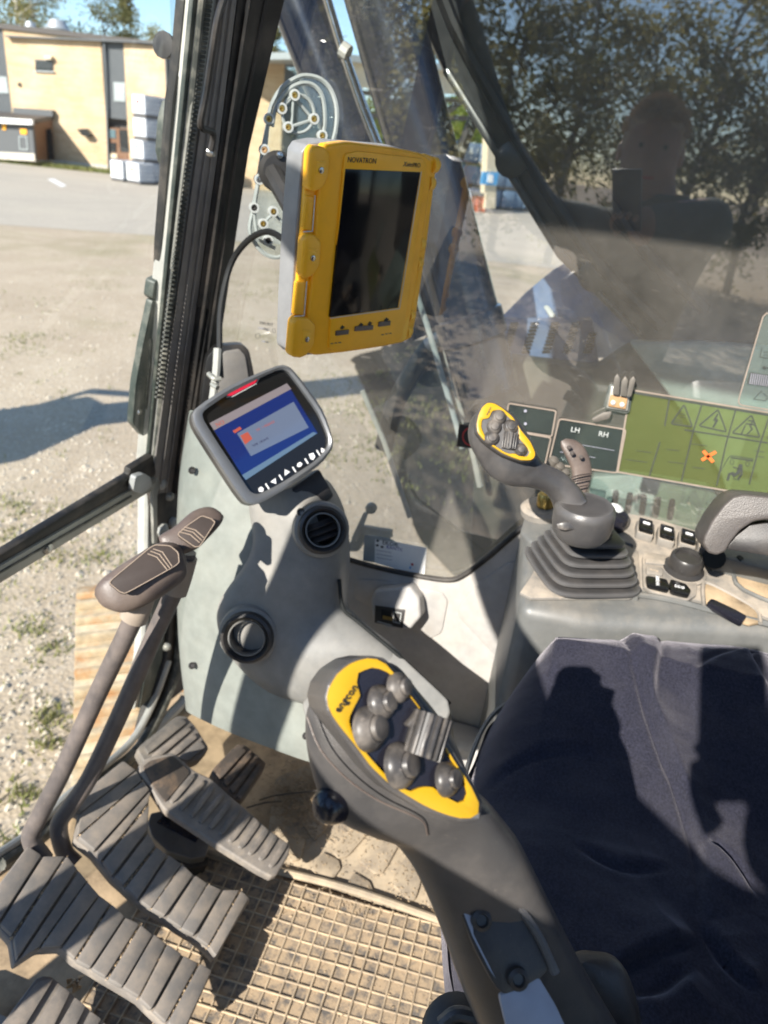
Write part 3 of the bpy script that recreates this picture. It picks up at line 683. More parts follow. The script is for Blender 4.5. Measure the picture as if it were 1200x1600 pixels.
# ================================================================== TABLET
TN = V((-.4609, -.8817, -.099)); TX = V((.8835, -.4664, .039))
TB = Pl((.313, .2493, .9613), TX, N=TN)
tab = thing("tablet", "yellow rugged tablet display with a black portrait screen hung at the front pillar", "tablet", (.33, .28, .96))
face = [(504, 236), (512, 226), (545, 222), (620, 232), (660, 240), (676, 250), (672, 300), (660, 385), (645, 480), (638, 525), (632, 535), (600, 542), (540, 551), (494, 556), (482, 552), (478, 530), (488, 440), (495, 340)]
slab("case", rpoly(face, .15, 3), TB, .002, -.012, "yellow_case", tab, .005, 4)
slab("face_panel", rpoly([(539, 241), (560, 236), (662, 248), (668, 258), (629, 530), (622, 536), (522, 549), (514, 544)], .12, 3), TB, .0045, .0005, "yellow_case", tab, .0015, 2)
# rounded shoulder at the top
slab("screen", [(540, 264), (657, 269), (622, 481), (516, 496)], TB, .0049, .0015, "screen_off", tab, .0003)
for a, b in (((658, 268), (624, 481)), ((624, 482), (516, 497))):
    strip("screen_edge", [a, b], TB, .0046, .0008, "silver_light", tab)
# grey rear shell, seen on the left flank
slab("rear_shell", rpoly([(472, 238), (480, 226), (505, 221), (622, 230), (668, 248), (640, 530), (600, 540), (490, 554), (462, 557), (452, 547), (455, 470), (462, 360)], .12, 4), TB, -.010, -.034, "shell_grey", tab, .006, 4)
slab("case_side", [(481, 238), (510, 226), (650, 240), (655, 260), (620, 535), (470, 552), (459, 540)], TB, -.004, -.0105, "yellow_case", tab, .002)
# corner grips with screws on the left flank
for i, (ys, xs) in enumerate((((228, 300), (483, 516)), ((366, 436), (472, 503)), ((496, 560), (455, 494)))):
    y0, y1 = ys; x0, x1 = xs
    lo_ = [(x0+4, y0+8), (x0+10, y0), (x1-10, y0+1), (x1, y0+12), (x1-2, y1-24), (x1-8, y1-12), (x1-14, y1-4), (x1-24, y1), (x0+4, y1-1), (x0, y1-6)]
    gp = slab("corner_grip", lo_, TB, .0065, -.006, "yellow_case", tab, .003, 3)
    cx, cy = x1-13, (y0+y1)/2
    slab("screw_pocket", [(cx-8, cy-11), (cx+5, cy-9), (cx+4, cy+11), (cx-10, cy+9)], TB, .0069, .0060, "pale_line" if False else "yellow_case", gp, .0004)
    lathe("screw", TB.px(cx-2, cy+2, .0068), TB.N, [(.0030, 0), (.0030, .0018), (.0016, .0024), (.0001, .0022)], "steel", gp, 12)
    slab("pocket_shadow_lip", [(cx-9, cy-13), (cx+6, cy-11), (cx+7, cy-7), (cx-7, cy-9)], TB, .0074, .006, "yellow_case", gp, .0008)
for x0, y0, x1, y1 in ((478, 306, 492, 362), (464, 440, 479, 494)):
    slab("grip_bar", [(x0, y0), (x1, y0), (x1-4, y1), (x0-5, y1-2)], TB, -.002, -.008, "yellow_case", tab, .002, 3)
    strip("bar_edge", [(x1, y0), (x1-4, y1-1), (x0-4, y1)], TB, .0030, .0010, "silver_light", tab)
# side bumps on the right flank
for x, y in ((679, 258), (672, 286), (657, 380), (653, 410), (641, 492), (637, 516)):
    lathe("side_bump", TB.px(x+1, y, -.008), TB.X, [(.009, -.008), (.0085, 0), (.0068, .0025), (.0001, .0035)], "yellow_case", tab, 14)
slab("side_flank", [(664, 240), (681, 246), (683, 258), (668, 380), (650, 500), (644, 528), (632, 534), (655, 400)], TB, -.004, -.012, "yellow_case", tab, .003, 3)
for (x, y, l) in ((536, 521, 10), (570, 514, 14), (602, 507, 9)):
    slab("key", [(x-l, y-3.5), (x+l, y-5.5), (x+l-1, y+1.5), (x-l-1, y+4)], TB, .0065, .004, "lever_brown", tab, .0006)
for x, y in ((535, 512), (564, 508), (578, 506), (604, 500)):
    slab("key_symbol", [(x-4, y+1), (x, y-4), (x+4, y-1), (x, y+3)], TB, .0049, .0042, "print_black", tab)
for x, y in ((519, 537), (525, 536.2), (531, 535.4), (598, 523), (604, 522), (610, 521)):
    slab("face_dash", [(x-2, y-.6), (x+2, y-1), (x+2, y+.4), (x-2, y+.8)], TB, .0049, .0042, "lever_brown", tab)
text("brand_print", "NOVATRON", .0072, TB.px(566, 251, .0047), TB.px(656, 257, 0)-TB.px(545, 251, 0), TB.Y, "print_black", tab)
text("model_print", "Xsite", .0068, TB.px(637, 257, .0047), TB.px(656, 257, 0)-TB.px(545, 251, 0), TB.Y, "print_dark", tab, .0003, 'CENTER', .35)
text("model_print", "PRO", .0066, TB.px(651, 258.5, .0047), TB.px(656, 257, 0)-TB.px(545, 251, 0), TB.Y, "print_black", tab)

# clear bracket plate behind it, with knobs and the black arm
BPl = Pl((.462, .42, 1.0), V((.55, -.83, 0)), N=V((-.83, -.55, .03)))
brk = thing("bracket_plate", "clear plastic mounting plate with ribs and brass inserts behind the tablet", "bracket", BPl.P)
o8 = [(418, 196), (424, 165), (440, 138), (462, 122), (480, 118), (502, 124), (518, 142), (526, 170), (524, 205), (512, 245), (490, 300), (470, 350), (450, 385), (440, 400), (426, 402), (410, 394), (396, 376), (390, 356), (396, 325), (402, 290), (410, 240)]
slab("plate", o8, BPl, 0, -.003, G_CL, brk)
i8 = [(425, 198), (431, 168), (446, 144), (464, 132), (482, 130), (496, 138), (505, 155), (508, 185), (506, 205)]
tube("rib", [BPl.px(x, y, .001) for x, y in o8], .0030, "clear_line", brk, 6, 3, True)
tube("rib", [BPl.px(x, y, .002) for x, y in i8], .0028, "clear_line", brk, 6, 4)
tube("rib", [BPl.px(x, y, .002) for x, y in ((419, 186), (414, 235), (405, 280), (398, 320), (399, 352), (408, 376), (430, 388))], .0026, "clear_line", brk, 6, 3)
circ = [(466+25*math.cos(a), 178+30*math.sin(a)) for a in [k*.3 for k in range(21)]]
tube("rib", [BPl.px(x, y, .002) for x, y in circ], .0022, "clear_line", brk, 6, 1, True)
for a, b in (((459, 150), (489, 187)), ((459, 150), (455, 205)), ((489, 187), (448, 200)), ((439, 170), (459, 150)), ((426, 331), (445, 352)), ((410, 350), (428, 333))):
    tube("rib", [BPl.px(*a, .002), BPl.px(*b, .002)], .002, "clear_line", brk, 6)
for x, y, mm in ((459, 149, "brass"), (439, 170, "brass"), (419, 186, "brass"), (489, 186, "brass"), (449, 199, "brass"), (502, 212, "brass"), (412, 234, "rust"), (404, 280, "steel"), (396, 324, "charcoal"), (426, 330, "brass"), (410, 349, "brass"), (418, 375, "charcoal")):
    lathe("insert", BPl.px(x, y, 0), BPl.N, [(.0066, 0), (.0066, .009), (.0042, .0092), (.0038, .004), (.0001, .0038)], "silver_light", brk, 14)
    lathe("insert_core", BPl.px(x, y, .0042), BPl.N, [(.0040, 0), (.0040, .0044), (.0022, .0046), (.0001, .002)], mm, brk, 10)
arm = thing("tablet_mount", "black angled arm holding the tablet off the clear plate", "arm", BPl.px(435, 260, .02))
lathe("arm_joint", BPl.px(432, 268, .006), BPl.N, [(.024, 0), (.025, .012), (.020, .018), (.0001, .019)], "charcoal", arm, 20)
lathe("arm_screw", BPl.px(437, 243, .025), BPl.N, [(.005, 0), (.004, .003), (.0001, .004)], "steel", arm, 8)
tube("arm_bar", [BPl.px(425, 268, .016), at(470, 345, .90), at(500, 360, .855)], .013, "charcoal", arm, 10, 3)
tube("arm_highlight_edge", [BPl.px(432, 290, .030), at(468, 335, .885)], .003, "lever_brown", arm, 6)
cab_ = [at(345, 590, .985), at(343, 545, .985), at(345, 480, .985), at(360, 415, .98), at(385, 378, .96), at(415, 362, .93), at(440, 372, .90), at(470, 400, .86)]
tag(tube("cable", cab_, .0042, "hose", None, 10, 6), "black cable looping from the pillar foot up behind the tablet", "cable")
cl = thing("cable_clip", "small pale hook holding the cable at the pillar foot", "clip", at(335, 600, .98))
tube("hook", [at(340, 545, .975), at(338, 580, .975), at(334, 612, .975), at(330, 640, .975)], .0055, "frame_grey", cl, 8, 3)
tube("tie", [at(326, 584, .968), at(334, 591, .962), at(345, 592, .965)], .0035, "silver_rail", cl, 8, 3)
tube("tie", [at(331, 600, .968), at(340, 606, .962)], .0035, "silver_rail", cl, 8)
# etched maker's marks low on the right glass
gm = thing("glass_mark", "faint etched maker's marks low on the side glass beside the tablet", "marking", RW.px(415, 515))
text("etched_print", "SEKURIT", .0060, RW.px(416, 506, .0022), RW.X, EZ, "print_dark", gm)
text("etched_print", "TEMPERED", .0042, RW.px(412, 514, .0022), RW.X, EZ, "print_grey", gm)
strip("etched_box", [(426, 514), (430, 514.5), (430, 520), (426, 519.5)], RW, .0020, .0005, "print_dark", gm, .0003, True)
strip("etched_ring", [(403+4*math.cos(k*.7), 525+4*math.sin(k*.7)) for k in range(9)], RW, .0020, .0005, "print_dark", gm, .0003, True)
text("etched_print", "43R-00", .0040, RW.px(414, 534, .0022), RW.X, EZ, "print_grey", gm)
# ================================================================== FLOOR MATS
fm = thing("grid_mat", "dusty tan rubber grid mat on the cab floor in front of the seat", "floor mat", (.1, .1, .0))
mo = onz(452, 1372, .018); me_ = onz(700, 1446, .018)
gx = (me_-mo).normalized(); gy = EZ.cross(gx)              # gx runs rearward along the edge, gy ... across the cab
if gy.x > 0: gy = -gy
mo = mo + gx*(-.20)
W_, H_, PT = .62, .52, .0205
def gp_(u, v, z=0): return mo+gx*u+gy*v+V((0, 0, z))
def warp(u, v): return .006*math.sin(u*9+v*3)*0+.004*math.sin(v*11)
mb = [gp_(0, 0, -.006), gp_(W_, 0, -.006), gp_(W_, H_, -.006), gp_(0, H_, -.006)]
prism("mat_base", mb, V((0, 0, -.010)), "mat_cell", fm)
vs, fs, nx, ny = [], [], int(W_/PT), int(H_/PT)
for k in range(nx+1):
    path = [gp_(k*PT+.0035*math.sin(v*.02*9+k*.13)+.0015*math.sin(k*1.7), v*.02, -.0050+.0008*math.sin(k*.7+v*.5)) for v in range(27)]
    tube("rib", path, .0017, "mat_rib", fm, 6)
for k in range(ny+1):
    path = [gp_(u*.0205, k*PT+.0045*math.sin(u*.0205*7+k*.1)+.0012*math.sin(k*2.3), -.0053+.0008*math.sin(k*.9+u*.6)) for u in range(31)]
    tube("rib", path, .0017, "mat_rib", fm, 6)
tube("mat_rim", [gp_(u*.062, -.010+.004*math.sin(u), -.004) for u in range(11)], .0062, "mat_rubber", fm, 8, 3)
# crumbs of dry soil lying in the cells
vs, fs = [], []
for i in range(1500):
    p = gp_(rnd.uniform(0, W_), rnd.uniform(0, H_), -.005); r = rnd.uniform(.0006, .0021)
    k = len(vs); vs += [p+V((rnd.uniform(-r, r), rnd.uniform(-r, r), rnd.uniform(0, r))) for _ in range(4)]; fs += [(k, k+1, k+2), (k, k+2, k+3), (k, k+3, k+1), (k+1, k+3, k+2)]
o = mk("soil_crumbs", vs, fs, "mud_dry", fm, False); o["kind"] = "stuff"

rm = thing("rubber_mat", "tan moulded rubber mat with raised blocks beyond the grid mat", "floor mat", (.33, .25, 0))
ro = [(448, 1366), (420, 1290), (430, 1215), (500, 1186), (600, 1160), (690, 1170), (745, 1300), (720, 1460), (600, 1415), (520, 1386)]
prism("mat_base", [onz(x, y, .008) for x, y in rpoly(ro, .1)], V((0, 0, -.010)), "mat_rubber", rm, .002)
FP = Pl((0, 0, .008), EX, N=EZ)
for bl in ([(486, 1355), (505, 1330), (530, 1343), (533, 1356), (520, 1374), (492, 1366)], [(540, 1383), (553, 1362), (578, 1377), (584, 1393), (575, 1402), (556, 1396)],
           [(562, 1345), (570, 1325), (618, 1283), (640, 1290), (600, 1362), (586, 1364)], [(612, 1380), (622, 1355), (648, 1320), (672, 1330), (650, 1404), (640, 1406)],
           [(520, 1330), (545, 1300), (565, 1282), (590, 1284), (545, 1336), (528, 1340)], [(470, 1285), (490, 1262), (515, 1282), (508, 1298), (490, 1312)],
           [(462, 1250), (480, 1225), (510, 1230), (520, 1250), (490, 1262)], [(664, 1410), (676, 1372), (700, 1380), (700, 1430)], [(445, 1320), (462, 1300), (478, 1312), (470, 1340), (455, 1345)]):
    slab("mat_block", rpoly(bl, .18), FP, .005, -.001, "mat_rubber", rm, .0028, 2)
# loose dry soil, grass bits and twigs
vs, fs = [], []
for i in range(2600):
    px, py = rnd.gauss(475, 32), rnd.gauss(1245, 28)
    if i > 1500: px, py = rnd.uniform(420, 700), rnd.uniform(1180, 1430)
    p = onz(px, py, .014); L = rnd.uniform(.002, .009) if i < 1500 else rnd.uniform(.001, .003); a = rnd.uniform(0, 6.28)
    d = V((math.cos(a), math.sin(a), rnd.uniform(-.2, .4)))*L; s = V((-math.sin(a), math.cos(a), 0))*rnd.uniform(.0004, .0010)
    k = len(vs); vs += [p-d-s, p+d, p-d+s, p+V((0, 0, .0012))]; fs += [(k, k+1, k+3), (k+1, k+2, k+3), (k+2, k, k+3), (k, k+2, k+1)]
o = mk("dry_litter", vs, fs, "floor_dirt", None, False); tag(o, "dry brown grass litter scattered on the mat beside the pedals", "litter", kind="stuff")
for pp in ([(405, 1250), (430, 1243), (470, 1238), (520, 1232)], [(385, 1262), (415, 1254), (440, 1252)]):
    tag(tube("twig", [onz(x, y, .022+.004*i) for i, (x, y) in enumerate(pp)], .0013, "bark", None, 5, 2), "thin dark twig lying on the litter, " + ("the longer of two" if len(pp) > 3 else "the shorter of two"), "twig")

# ================================================================== PEDALS
NP = V((0, -.40, .917)).normalized()
def travel_pedal(name, label, F, N, P0, cuts=True, gap=.055, mt="pedal", dz=.012):
    pl = Pl(P0, EX, N=NP); th = thing(name, label, "pedal", pl.px(*F[len(F)//2]))
    ring = [(x, y) for x, y in F]+[(x, y) for x, y in reversed(N)]
    slab("base_plate", ring, pl, -.004, -.022, "pedal_edge", th, .003)
    for i in range(len(F)-1):
        a, b, c, d = [V(q) for q in (F[i], F[i+1], N[i+1], N[i])]
        g0, g1 = (gap, gap) if i % 2 else (gap*.6, gap)
        q = [a.lerp(b, g0), a.lerp(b, 1-g1), d.lerp(c, 1-g1), d.lerp(c, g0)]
        q = [p+V((rnd.gauss(0, .9), rnd.gauss(0, .9))) for p in q]; q[2] = q[2].lerp(q[1], .05); q[3] = q[3].lerp(q[0], .05)
        slab("tread_pad", [tuple(p) for p in q], pl, .004 if i % 2 else .0062, -.0045, mt, th, .0022, 2)
    # soil packed in some grooves
    vs, fs = [], []
    for i in range(2, len(F)-1, 2):
        for k in range(60):
            t = rnd.random(); p = V(F[i]).lerp(V(N[i]), t); p = pl.px(p.x+rnd.gauss(0, 1.0), p.y+rnd.gauss(0, 1.0), .0005); r = rnd.uniform(.0012, .0028)
            j = len(vs); vs += [p+V((rnd.uniform(-r, r), rnd.uniform(-r, r), rnd.uniform(-r*.5, r))) for _ in range(4)]; fs += [(j, j+1, j+2), (j, j+2, j+3), (j, j+3, j+1), (j+1, j+3, j+2)]
    o = mk("packed_soil", vs, fs, "mud_dry", th, False); o["kind"] = "stuff"
    return th, pl
F1 = [(44, 1320), (66, 1338), (104, 1338), (122, 1358), (137, 1376), (156, 1398), (175, 1412), (196, 1432), (219, 1444), (240, 1460), (262, 1474), (286, 1492), (312, 1504), (332, 1516)]
N1 = [(-45, 1440), (-4, 1448), (16, 1470), (22, 1508), (58, 1484), (94, 1482), (116, 1502), (140, 1516), (166, 1532), (190, 1546), (216, 1562), (236, 1582), (258, 1602), (285, 1622)]
tp1, PL1 = travel_pedal("travel_pedal", "large ribbed rubber travel pedal nearest the camera, lower left beside the grid mat", F1, N1, (0, .27, .072))
F2 = [(192, 1188), (214, 1203), (224, 1219), (235, 1233), (233, 1255), (232, 1299), (245, 1322), (263, 1335), (286, 1350), (304, 1367), (326, 1381), (348, 1389), (377, 1390), (392, 1404)]
N2 = [(102, 1260), (124, 1272), (116, 1312), (144, 1334), (157, 1350), (175, 1372), (193, 1388), (214, 1408), (235, 1422), (257, 1436), (281, 1453), (303, 1466), (324, 1483), (336, 1498)]
tp2, PL2 = travel_pedal("travel_pedal", "second ribbed rubber travel pedal, between the near pedal and the small slotted pedal", F2, N2, (0, .272, .068), mt="pedal")
# slotted pedal in the middle
P3 = Pl(onz(420, 1350, .085), EX, N=V((-.05, -.36, .93)))
def r3(l): return zz(l, 200, 1090, .23333)
sp_ = thing("slotted_pedal", "narrow pedal with rounded rubber slots above the grey floor block", "pedal", P3.P)
slab("base_plate", rpoly(r3([(70, 455), (130, 400), (300, 365), (450, 490), (560, 540), (690, 660), (840, 785), (950, 885), (1090, 985), (1080, 1050), (1000, 1185), (960, 1200), (880, 1160), (640, 1010), (460, 890), (240, 745), (160, 620), (75, 510)]), .15), P3, 0, -.016, "pedal_edge", sp_, .004, 3)
slab("worn_patch", rpoly(r3([(100, 460), (150, 420), (300, 385), (420, 500), (300, 640), (250, 700), (170, 590)]), .2), P3, .003, -.002, "pedal_old", sp_, .002)
for (a, b) in (((440, 515), (290, 695)), ((505, 560), (355, 745)), ((570, 595), (425, 790)), ((632, 645), (483, 832)), ((692, 690), (552, 872)), ((750, 738), (622, 912)), ((812, 785), (685, 960)), ((872, 830), (752, 1002)), ((932, 880), (818, 1045)), ((990, 922), (890, 1082)), ((1058, 968), (957, 1128))):
    a, b = V(a), V(b); d = (b-a).normalized(); s = V((-d.y, d.x))*20
    slab("rubber_slot", rpoly(r3([tuple(a+s), tuple(a-s), tuple(b-s), tuple(b+s)]), .3), P3, .0045, -.001, "pedal", sp_, .0018)
# two small brake-like pads
def pad(label, outline, cuts, P0, N, m, org, sc):
    pl = Pl(P0, EX, N=N); th = thing("foot_pad", label, "pedal", pl.P, None)
    pts = zz(outline, *org, sc)
    slab("base_plate", rpoly(pts, .16), pl, 0, -.022, "pedal_edge" if m == "pedal" else m, th, .004, 3)
    for c in cuts: slab("tread_pad", rpoly(zz(c, *org, sc), .15), pl, .005, -.001, m, th, .0022)
    return pl
o3 = (200, 1090); s3 = .23333
pad("square ribbed foot pad half in sun, furthest forward by the front glass", [(60, 345), (90, 310), (330, 118), (390, 120), (450, 185), (545, 335), (480, 410), (300, 470), (120, 450)],
    [[(110, 330), (330, 140), (375, 145), (390, 170), (140, 375)], [(160, 380), (400, 185), (425, 215), (215, 395)], [(235, 400), (440, 235), (465, 265), (320, 390)], [(335, 400), (480, 280), (520, 330), (410, 420)]], onz(270, 1165, .13), V((0, -.35, .93)), "pedal", o3, s3)
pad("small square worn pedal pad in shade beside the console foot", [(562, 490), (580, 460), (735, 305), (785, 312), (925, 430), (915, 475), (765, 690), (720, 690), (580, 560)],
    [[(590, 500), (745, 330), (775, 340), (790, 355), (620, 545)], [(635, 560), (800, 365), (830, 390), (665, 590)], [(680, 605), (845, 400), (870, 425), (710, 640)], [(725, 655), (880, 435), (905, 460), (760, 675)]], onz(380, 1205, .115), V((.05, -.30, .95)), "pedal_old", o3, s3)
# grey pedal block under the slotted pedal
pb = thing("pedal_block", "grey-green pedal housing block with a dark blue top under the slotted pedal", "pedal box", onz(285, 1330, .03))
PB = Pl(onz(280, 1300, .075), EX, N=V((-.1, -.3, .95)))
slab("housing", rpoly([(231, 1285), (236, 1270), (256, 1266), (270, 1280), (330, 1310), (322, 1338), (300, 1342), (262, 1330), (238, 1308)], .15), PB, 0, -.06, "pod_grey", pb, .006, 3)
slab("top_cap", [(245, 1284), (258, 1272), (312, 1306), (306, 1316)], PB, .002, -.002, "cyl_paint", pb, .001)
slab("bellows_fold", rpoly([(262, 1332), (300, 1344), (326, 1338), (325, 1350), (300, 1357), (270, 1346)], .2), PB, -.018, -.05, "rubber", pb, .004)
lathe("pivot_stub", PB.px(262, 1272, .002), EZ, [(.009, 0), (.009, .02), (.006, .03), (.0001, .03)], "charcoal", pb, 12)
# footrest at the lower left corner
P6 = Pl(onz(90, 1560, .10), EX, N=V((0, -.38, .92)))
fr = thing("footrest", "ribbed rubber footrest cut off by the bottom left corner of the picture", "footrest", P6.P)
def r1_(l): return zz(l, 0, 1280, .2)
slab("base_plate", rpoly(r1_([(-60, 1700), (280, 1245), (340, 1222), (400, 1228), (460, 1275), (880, 1640), (700, 1900), (-60, 2100)]), .08), P6, 0, -.02, "pedal_edge", fr, .005, 3)
for a, b, c, d in (((300, 1260), (420, 1245), (180, 1640), (10, 1650)), ((470, 1290), (550, 1350), (400, 1660), (250, 1640)), ((590, 1390), (670, 1460), (560, 1680), (430, 1660)), ((710, 1500), (790, 1560), (700, 1700), (600, 1700))):
    slab("tread_pad", rpoly(r1_([a, b, c, d]), .1), P6, .0055, -.001, "pedal", fr, .003)
ld = thing("soil_clod", "dry tan soil clod lying between the near travel pedal and the footrest", "clod", onz(118, 1538, .04))
vs, fs = [], []
for i in range(26):
    p = onz(118+rnd.gauss(0, 5), 1536+rnd.gauss(0, 5), .05); r = rnd.uniform(.003, .008); j = len(vs)
    vs += [p+V((rnd.uniform(-r, r), rnd.uniform(-r, r), rnd.uniform(-r*.5, r))) for _ in range(4)]; fs += [(j, j+1, j+2), (j, j+2, j+3), (j, j+3, j+1), (j+1, j+3, j+2)]
mk("clod_crumbs", vs, fs, "mud_dry", ld, False)
struct(abox("floor_duct", (-.42, .12, .0), (-.115, .60, .045), "pod_grey", None, .01))

# ================================================================== TRAVEL LEVERS
def lever(label, st, th, shaft, rs, plate, lines, colr):
    t = thing("travel_lever", label, "lever", at(*shaft[-1]))
    h = silloft("grip", st, th, "lever_brown", t, 24, 4, 2.9)
    tube("shaft", [at(*p) for p in shaft], rs, "lever_shaft", t, 14, 5)
    tube("collar", [at(*p) for p in colr[0]], colr[1], "lever_collar", t, 14, 3)
    pp = Pl(plate[1], EX, N=plate[2])
    pts = rpoly(plate[0], .2)
    slab("grip_inlay", pts, pp, .0006, -.004, "inlay", h, .0006)
    strip("inlay_rim", pts, pp, .0003, .0009, "grip_line", h, .0009, True)
    for l in lines: strip("inlay_stripe", l, pp, .0006, .0009, "grip_line", h, .0007)
    return t
def z7(l): return zz(l, 0, 400, .35)      # crop of the handles
hx = ony(220, 900, .425)
gn = V((-.42, -.45, .79)).normalized()
D = .78
st1 = [((148, 929), (152, 935), 0.802), ((153, 912), (166, 950), 0.802), ((172, 894), (197, 957), 0.807), ((212, 868), (240, 940), 0.822), ((243, 850), (268, 922), 0.835), ((266, 848), (286, 906), 0.845), ((281, 855), (291, 890), 0.850), ((288, 868), (290, 876), 0.850)]
st2 = [((250, 838), (262, 866), 0.865), ((254, 834), (275, 868), 0.865), ((272, 824), (306, 858), 0.872), ((296, 803), (328, 838), 0.882), ((314, 795), (344, 820), 0.892), ((330, 794), (349, 810), 0.898), ((344, 800), (348, 806), 0.900)]
lever("dark brown travel lever with an outlined grip, the nearer and longer handled of the two", st1, [.55, .6, .6, .6, .55, .4], [(222, 935, 0.835), (200, 985, 0.850), (150, 1090, 0.887), (100, 1200, 0.917), (62, 1275, 0.940), (48, 1310, 0.947), (70, 1345, 0.953)], .0118,
      (z7([(487, 1460), (505, 1440), (685, 1290), (760, 1295), (795, 1325), (800, 1375), (560, 1508), (535, 1500)]), at(225, 893, .8035), gn),
      [z7([(660, 1330), (700, 1345), (745, 1400)]), z7([(672, 1318), (712, 1333), (757, 1393)]), z7([(684, 1308), (725, 1322), (768, 1386)])], ([(222, 925, 0.835), (215, 950, 0.840), (208, 966, 0.844)], .0165))
lever("dark brown travel lever behind, its grip against the pale console", st2, [.6, .6, .6, .55, .5], [(292, 862, 0.887), (280, 905, 0.897), (240, 995, 0.920), (190, 1110, 0.947), (140, 1215, 0.970), (108, 1262, .98), (92, 1290, .985), (100, 1330, .99), (118, 1350, .99)], .0118,
      (z7([(790, 1245), (835, 1205), (900, 1160), (945, 1175), (960, 1190), (890, 1298), (870, 1300)]), at(300, 820, .8545), gn),
      [z7([(800, 1232), (850, 1245), (890, 1280)]), z7([(812, 1220), (862, 1234), (900, 1270)]), z7([(824, 1210), (872, 1224), (910, 1258)])], ([(288, 870, 0.888), (280, 900, 0.895), (272, 925, 0.900)], .0165))
# ================================================================== RIGHT CONSOLE
CN = V((-.17, 0, 1)).normalized(); CT = Pl((.30, -.1, .585), EX, N=CN)
rc = thing("control_console", "grey right-hand control console, dusty on top, beside the seat", "console", (.38, -.2, .2))
c2 = [(846, 925), (858, 842), (1000, 800), (1110, 830), (1230, 872), (1300, 905), (1300, 1010), (1190, 965), (1085, 948), (985, 928)]
tw = [V((.255, .005, 0)), V((.487, .030, 0)), V((.487, -.75, 0)), V((.335, -.75, 0)), V((.325, -.28, 0)), V((.262, -.08, 0))]
def ctz(p): return V((p.x, p.y, CT.P.z+.17*(p.x-CT.P.x)))
topp = [ctz(p) for p in tw]
def console_block(name, pts, zbot, m, bev):
    vs = [p for p in pts]+[V((p.x+(.02 if p.x < .4 else 0), p.y-.0, zbot)) for p in pts]; n = len(pts)
    fs = [tuple(range(n)), tuple(range(2*n-1, n-1, -1))]+[(i, (i+1) % n, n+(i+1) % n, n+i) for i in range(n)]
    return mk(name, vs, fs, m, rc, True, bev, 4)
console_block("body", topp, .176, "pod_grey", .016)
# dusty top deck, proud of the body
dk = [(872, 832), (960, 800), (1010, 806), (1110, 836), (1260, 885), (1260, 985), (1180, 958), (1080, 936), (1000, 918), (984, 902), (990, 850), (940, 840)]
slab("top_deck", rpoly(dk, .08), CT, .004, -.004, "pod_dusty", rc, .002)
# tall outer pod behind the lever
po = [(796, 905), (812, 850), (818, 805), (835, 785), (860, 778), (885, 800), (870, 850), (845, 920)]
slab("outer_pod", rpoly([(822, 800), (836, 788), (862, 788), (880, 800), (874, 830), (850, 850), (826, 845), (812, 830)], .2), Pl(onx(850, 800, .45), EX, N=V((-.1, .15, 1))), 0, -.30, "pod_grey", rc, .012, 4)
lathe("pod_cap", onx(848, 792, .445), V((-.1, .1, 1)), [(.030, -.012), (.031, -.002), (.026, .003), (.0001, .004)], "pod_dusty", rc, 24)
lathe("pod_bolt", onx(852, 786, .44), V((-.1, .1, 1)), [(.012, -.004), (.012, .012), (.009, .016), (.0001, .017)], "brass", rc, 12)
tube("deck_edge", [CT.px(x, y, .003) for x, y in ((992, 935), (1002, 930), (1060, 940), (1120, 956), (1200, 975), (1260, 992))], .004, "pod_grey", rc, 8, 3)
# rocker switches
def rocker(x, y, w_, h_, sl):
    yy = (CT.px(x, y-10, 0)-CT.px(x, y+10, 0)).normalized(); xx = (CT.px(x+10, y+3, 0)-CT.px(x-10, y-3, 0)).normalized()
    n = xx.cross(yy); n = n if n.z > 0 else -n
    c = CT.px(x, y, .012)
    b = box("rocker_switch", c-n*.004, xx, yy, n, w_*1.08, h_*1.08, .0085, "pod_dusty", rc, .003)
    box("rocker_key", c+n*.006, xx, yy, (n+yy*.25).normalized(), w_*.9, h_*.9, .0045, "gloss_black" if sl else "button", b, .002)
    box("pilot_light", c+n*.0115+yy*.001, xx, yy, n, w_*.45, h_*.10, .0012, "print_white", b, .0005)
for i, (x, y) in enumerate(((1007, 828), (1040, 838), (1073, 845), (1104, 852))): rocker(x, y, .0105, .0145, i in (0, 1, 2))
# dial
dc = CT.px(1066, 893, .004)
dl = lathe("dial", dc, CN, [(.026, 0), (.026, .006), (.021, .009), (.0205, .024), (.018, .027), (.016, .0265), (.015, .0225), (.0001, .0225)], "charcoal", rc, 36)
lathe("dial_ring", dc, CN, [(.0300, -.002), (.0300, .003), (.026, .0045), (.0255, .001)], "pod_dusty", rc, 32)
kp = [(1004, 868), (1012, 862), (1046, 868), (1048, 890), (1090, 905), (1088, 930), (1074, 938), (1020, 925), (1005, 915)]
slab("keypad", rpoly(kp, .12), CT, .008, .002, "pod_dusty", rc, .002)
for q in ([(1009, 870), (1042, 874), (1040, 882), (1008, 879)], [(1010, 884), (1036, 887), (1036, 899), (1010, 896)]):
    slab("key", rpoly(q, .15), CT, .011, .007, "pod_dusty", rc, .001)
for q in ([(1009, 898), (1042, 904), (1048, 916), (1044, 923), (1012, 915)], [(1047, 904), (1072, 912), (1080, 922), (1076, 931), (1048, 924)]):
    slab("key", rpoly(q, .2), CT, .013, .007, "gloss_black", rc, .002)
kx = (CT.px(1080, 915)-CT.px(1010, 898)).normalized()
text("key_print", "WORK", .0065, CT.px(1028, 907, .0134), CT.px(1028, 898)-CT.px(1029, 916), EX, "print_white", rc, nrm=CN)
text("key_print", "ECO", .0062, CT.px(1062, 917, .0134), kx, EX, "print_white", rc, nrm=CN)
text("key_print", "AUTO", .0040, CT.px(1022, 891, .0114), kx, EX, "pale_line", rc, nrm=CN)
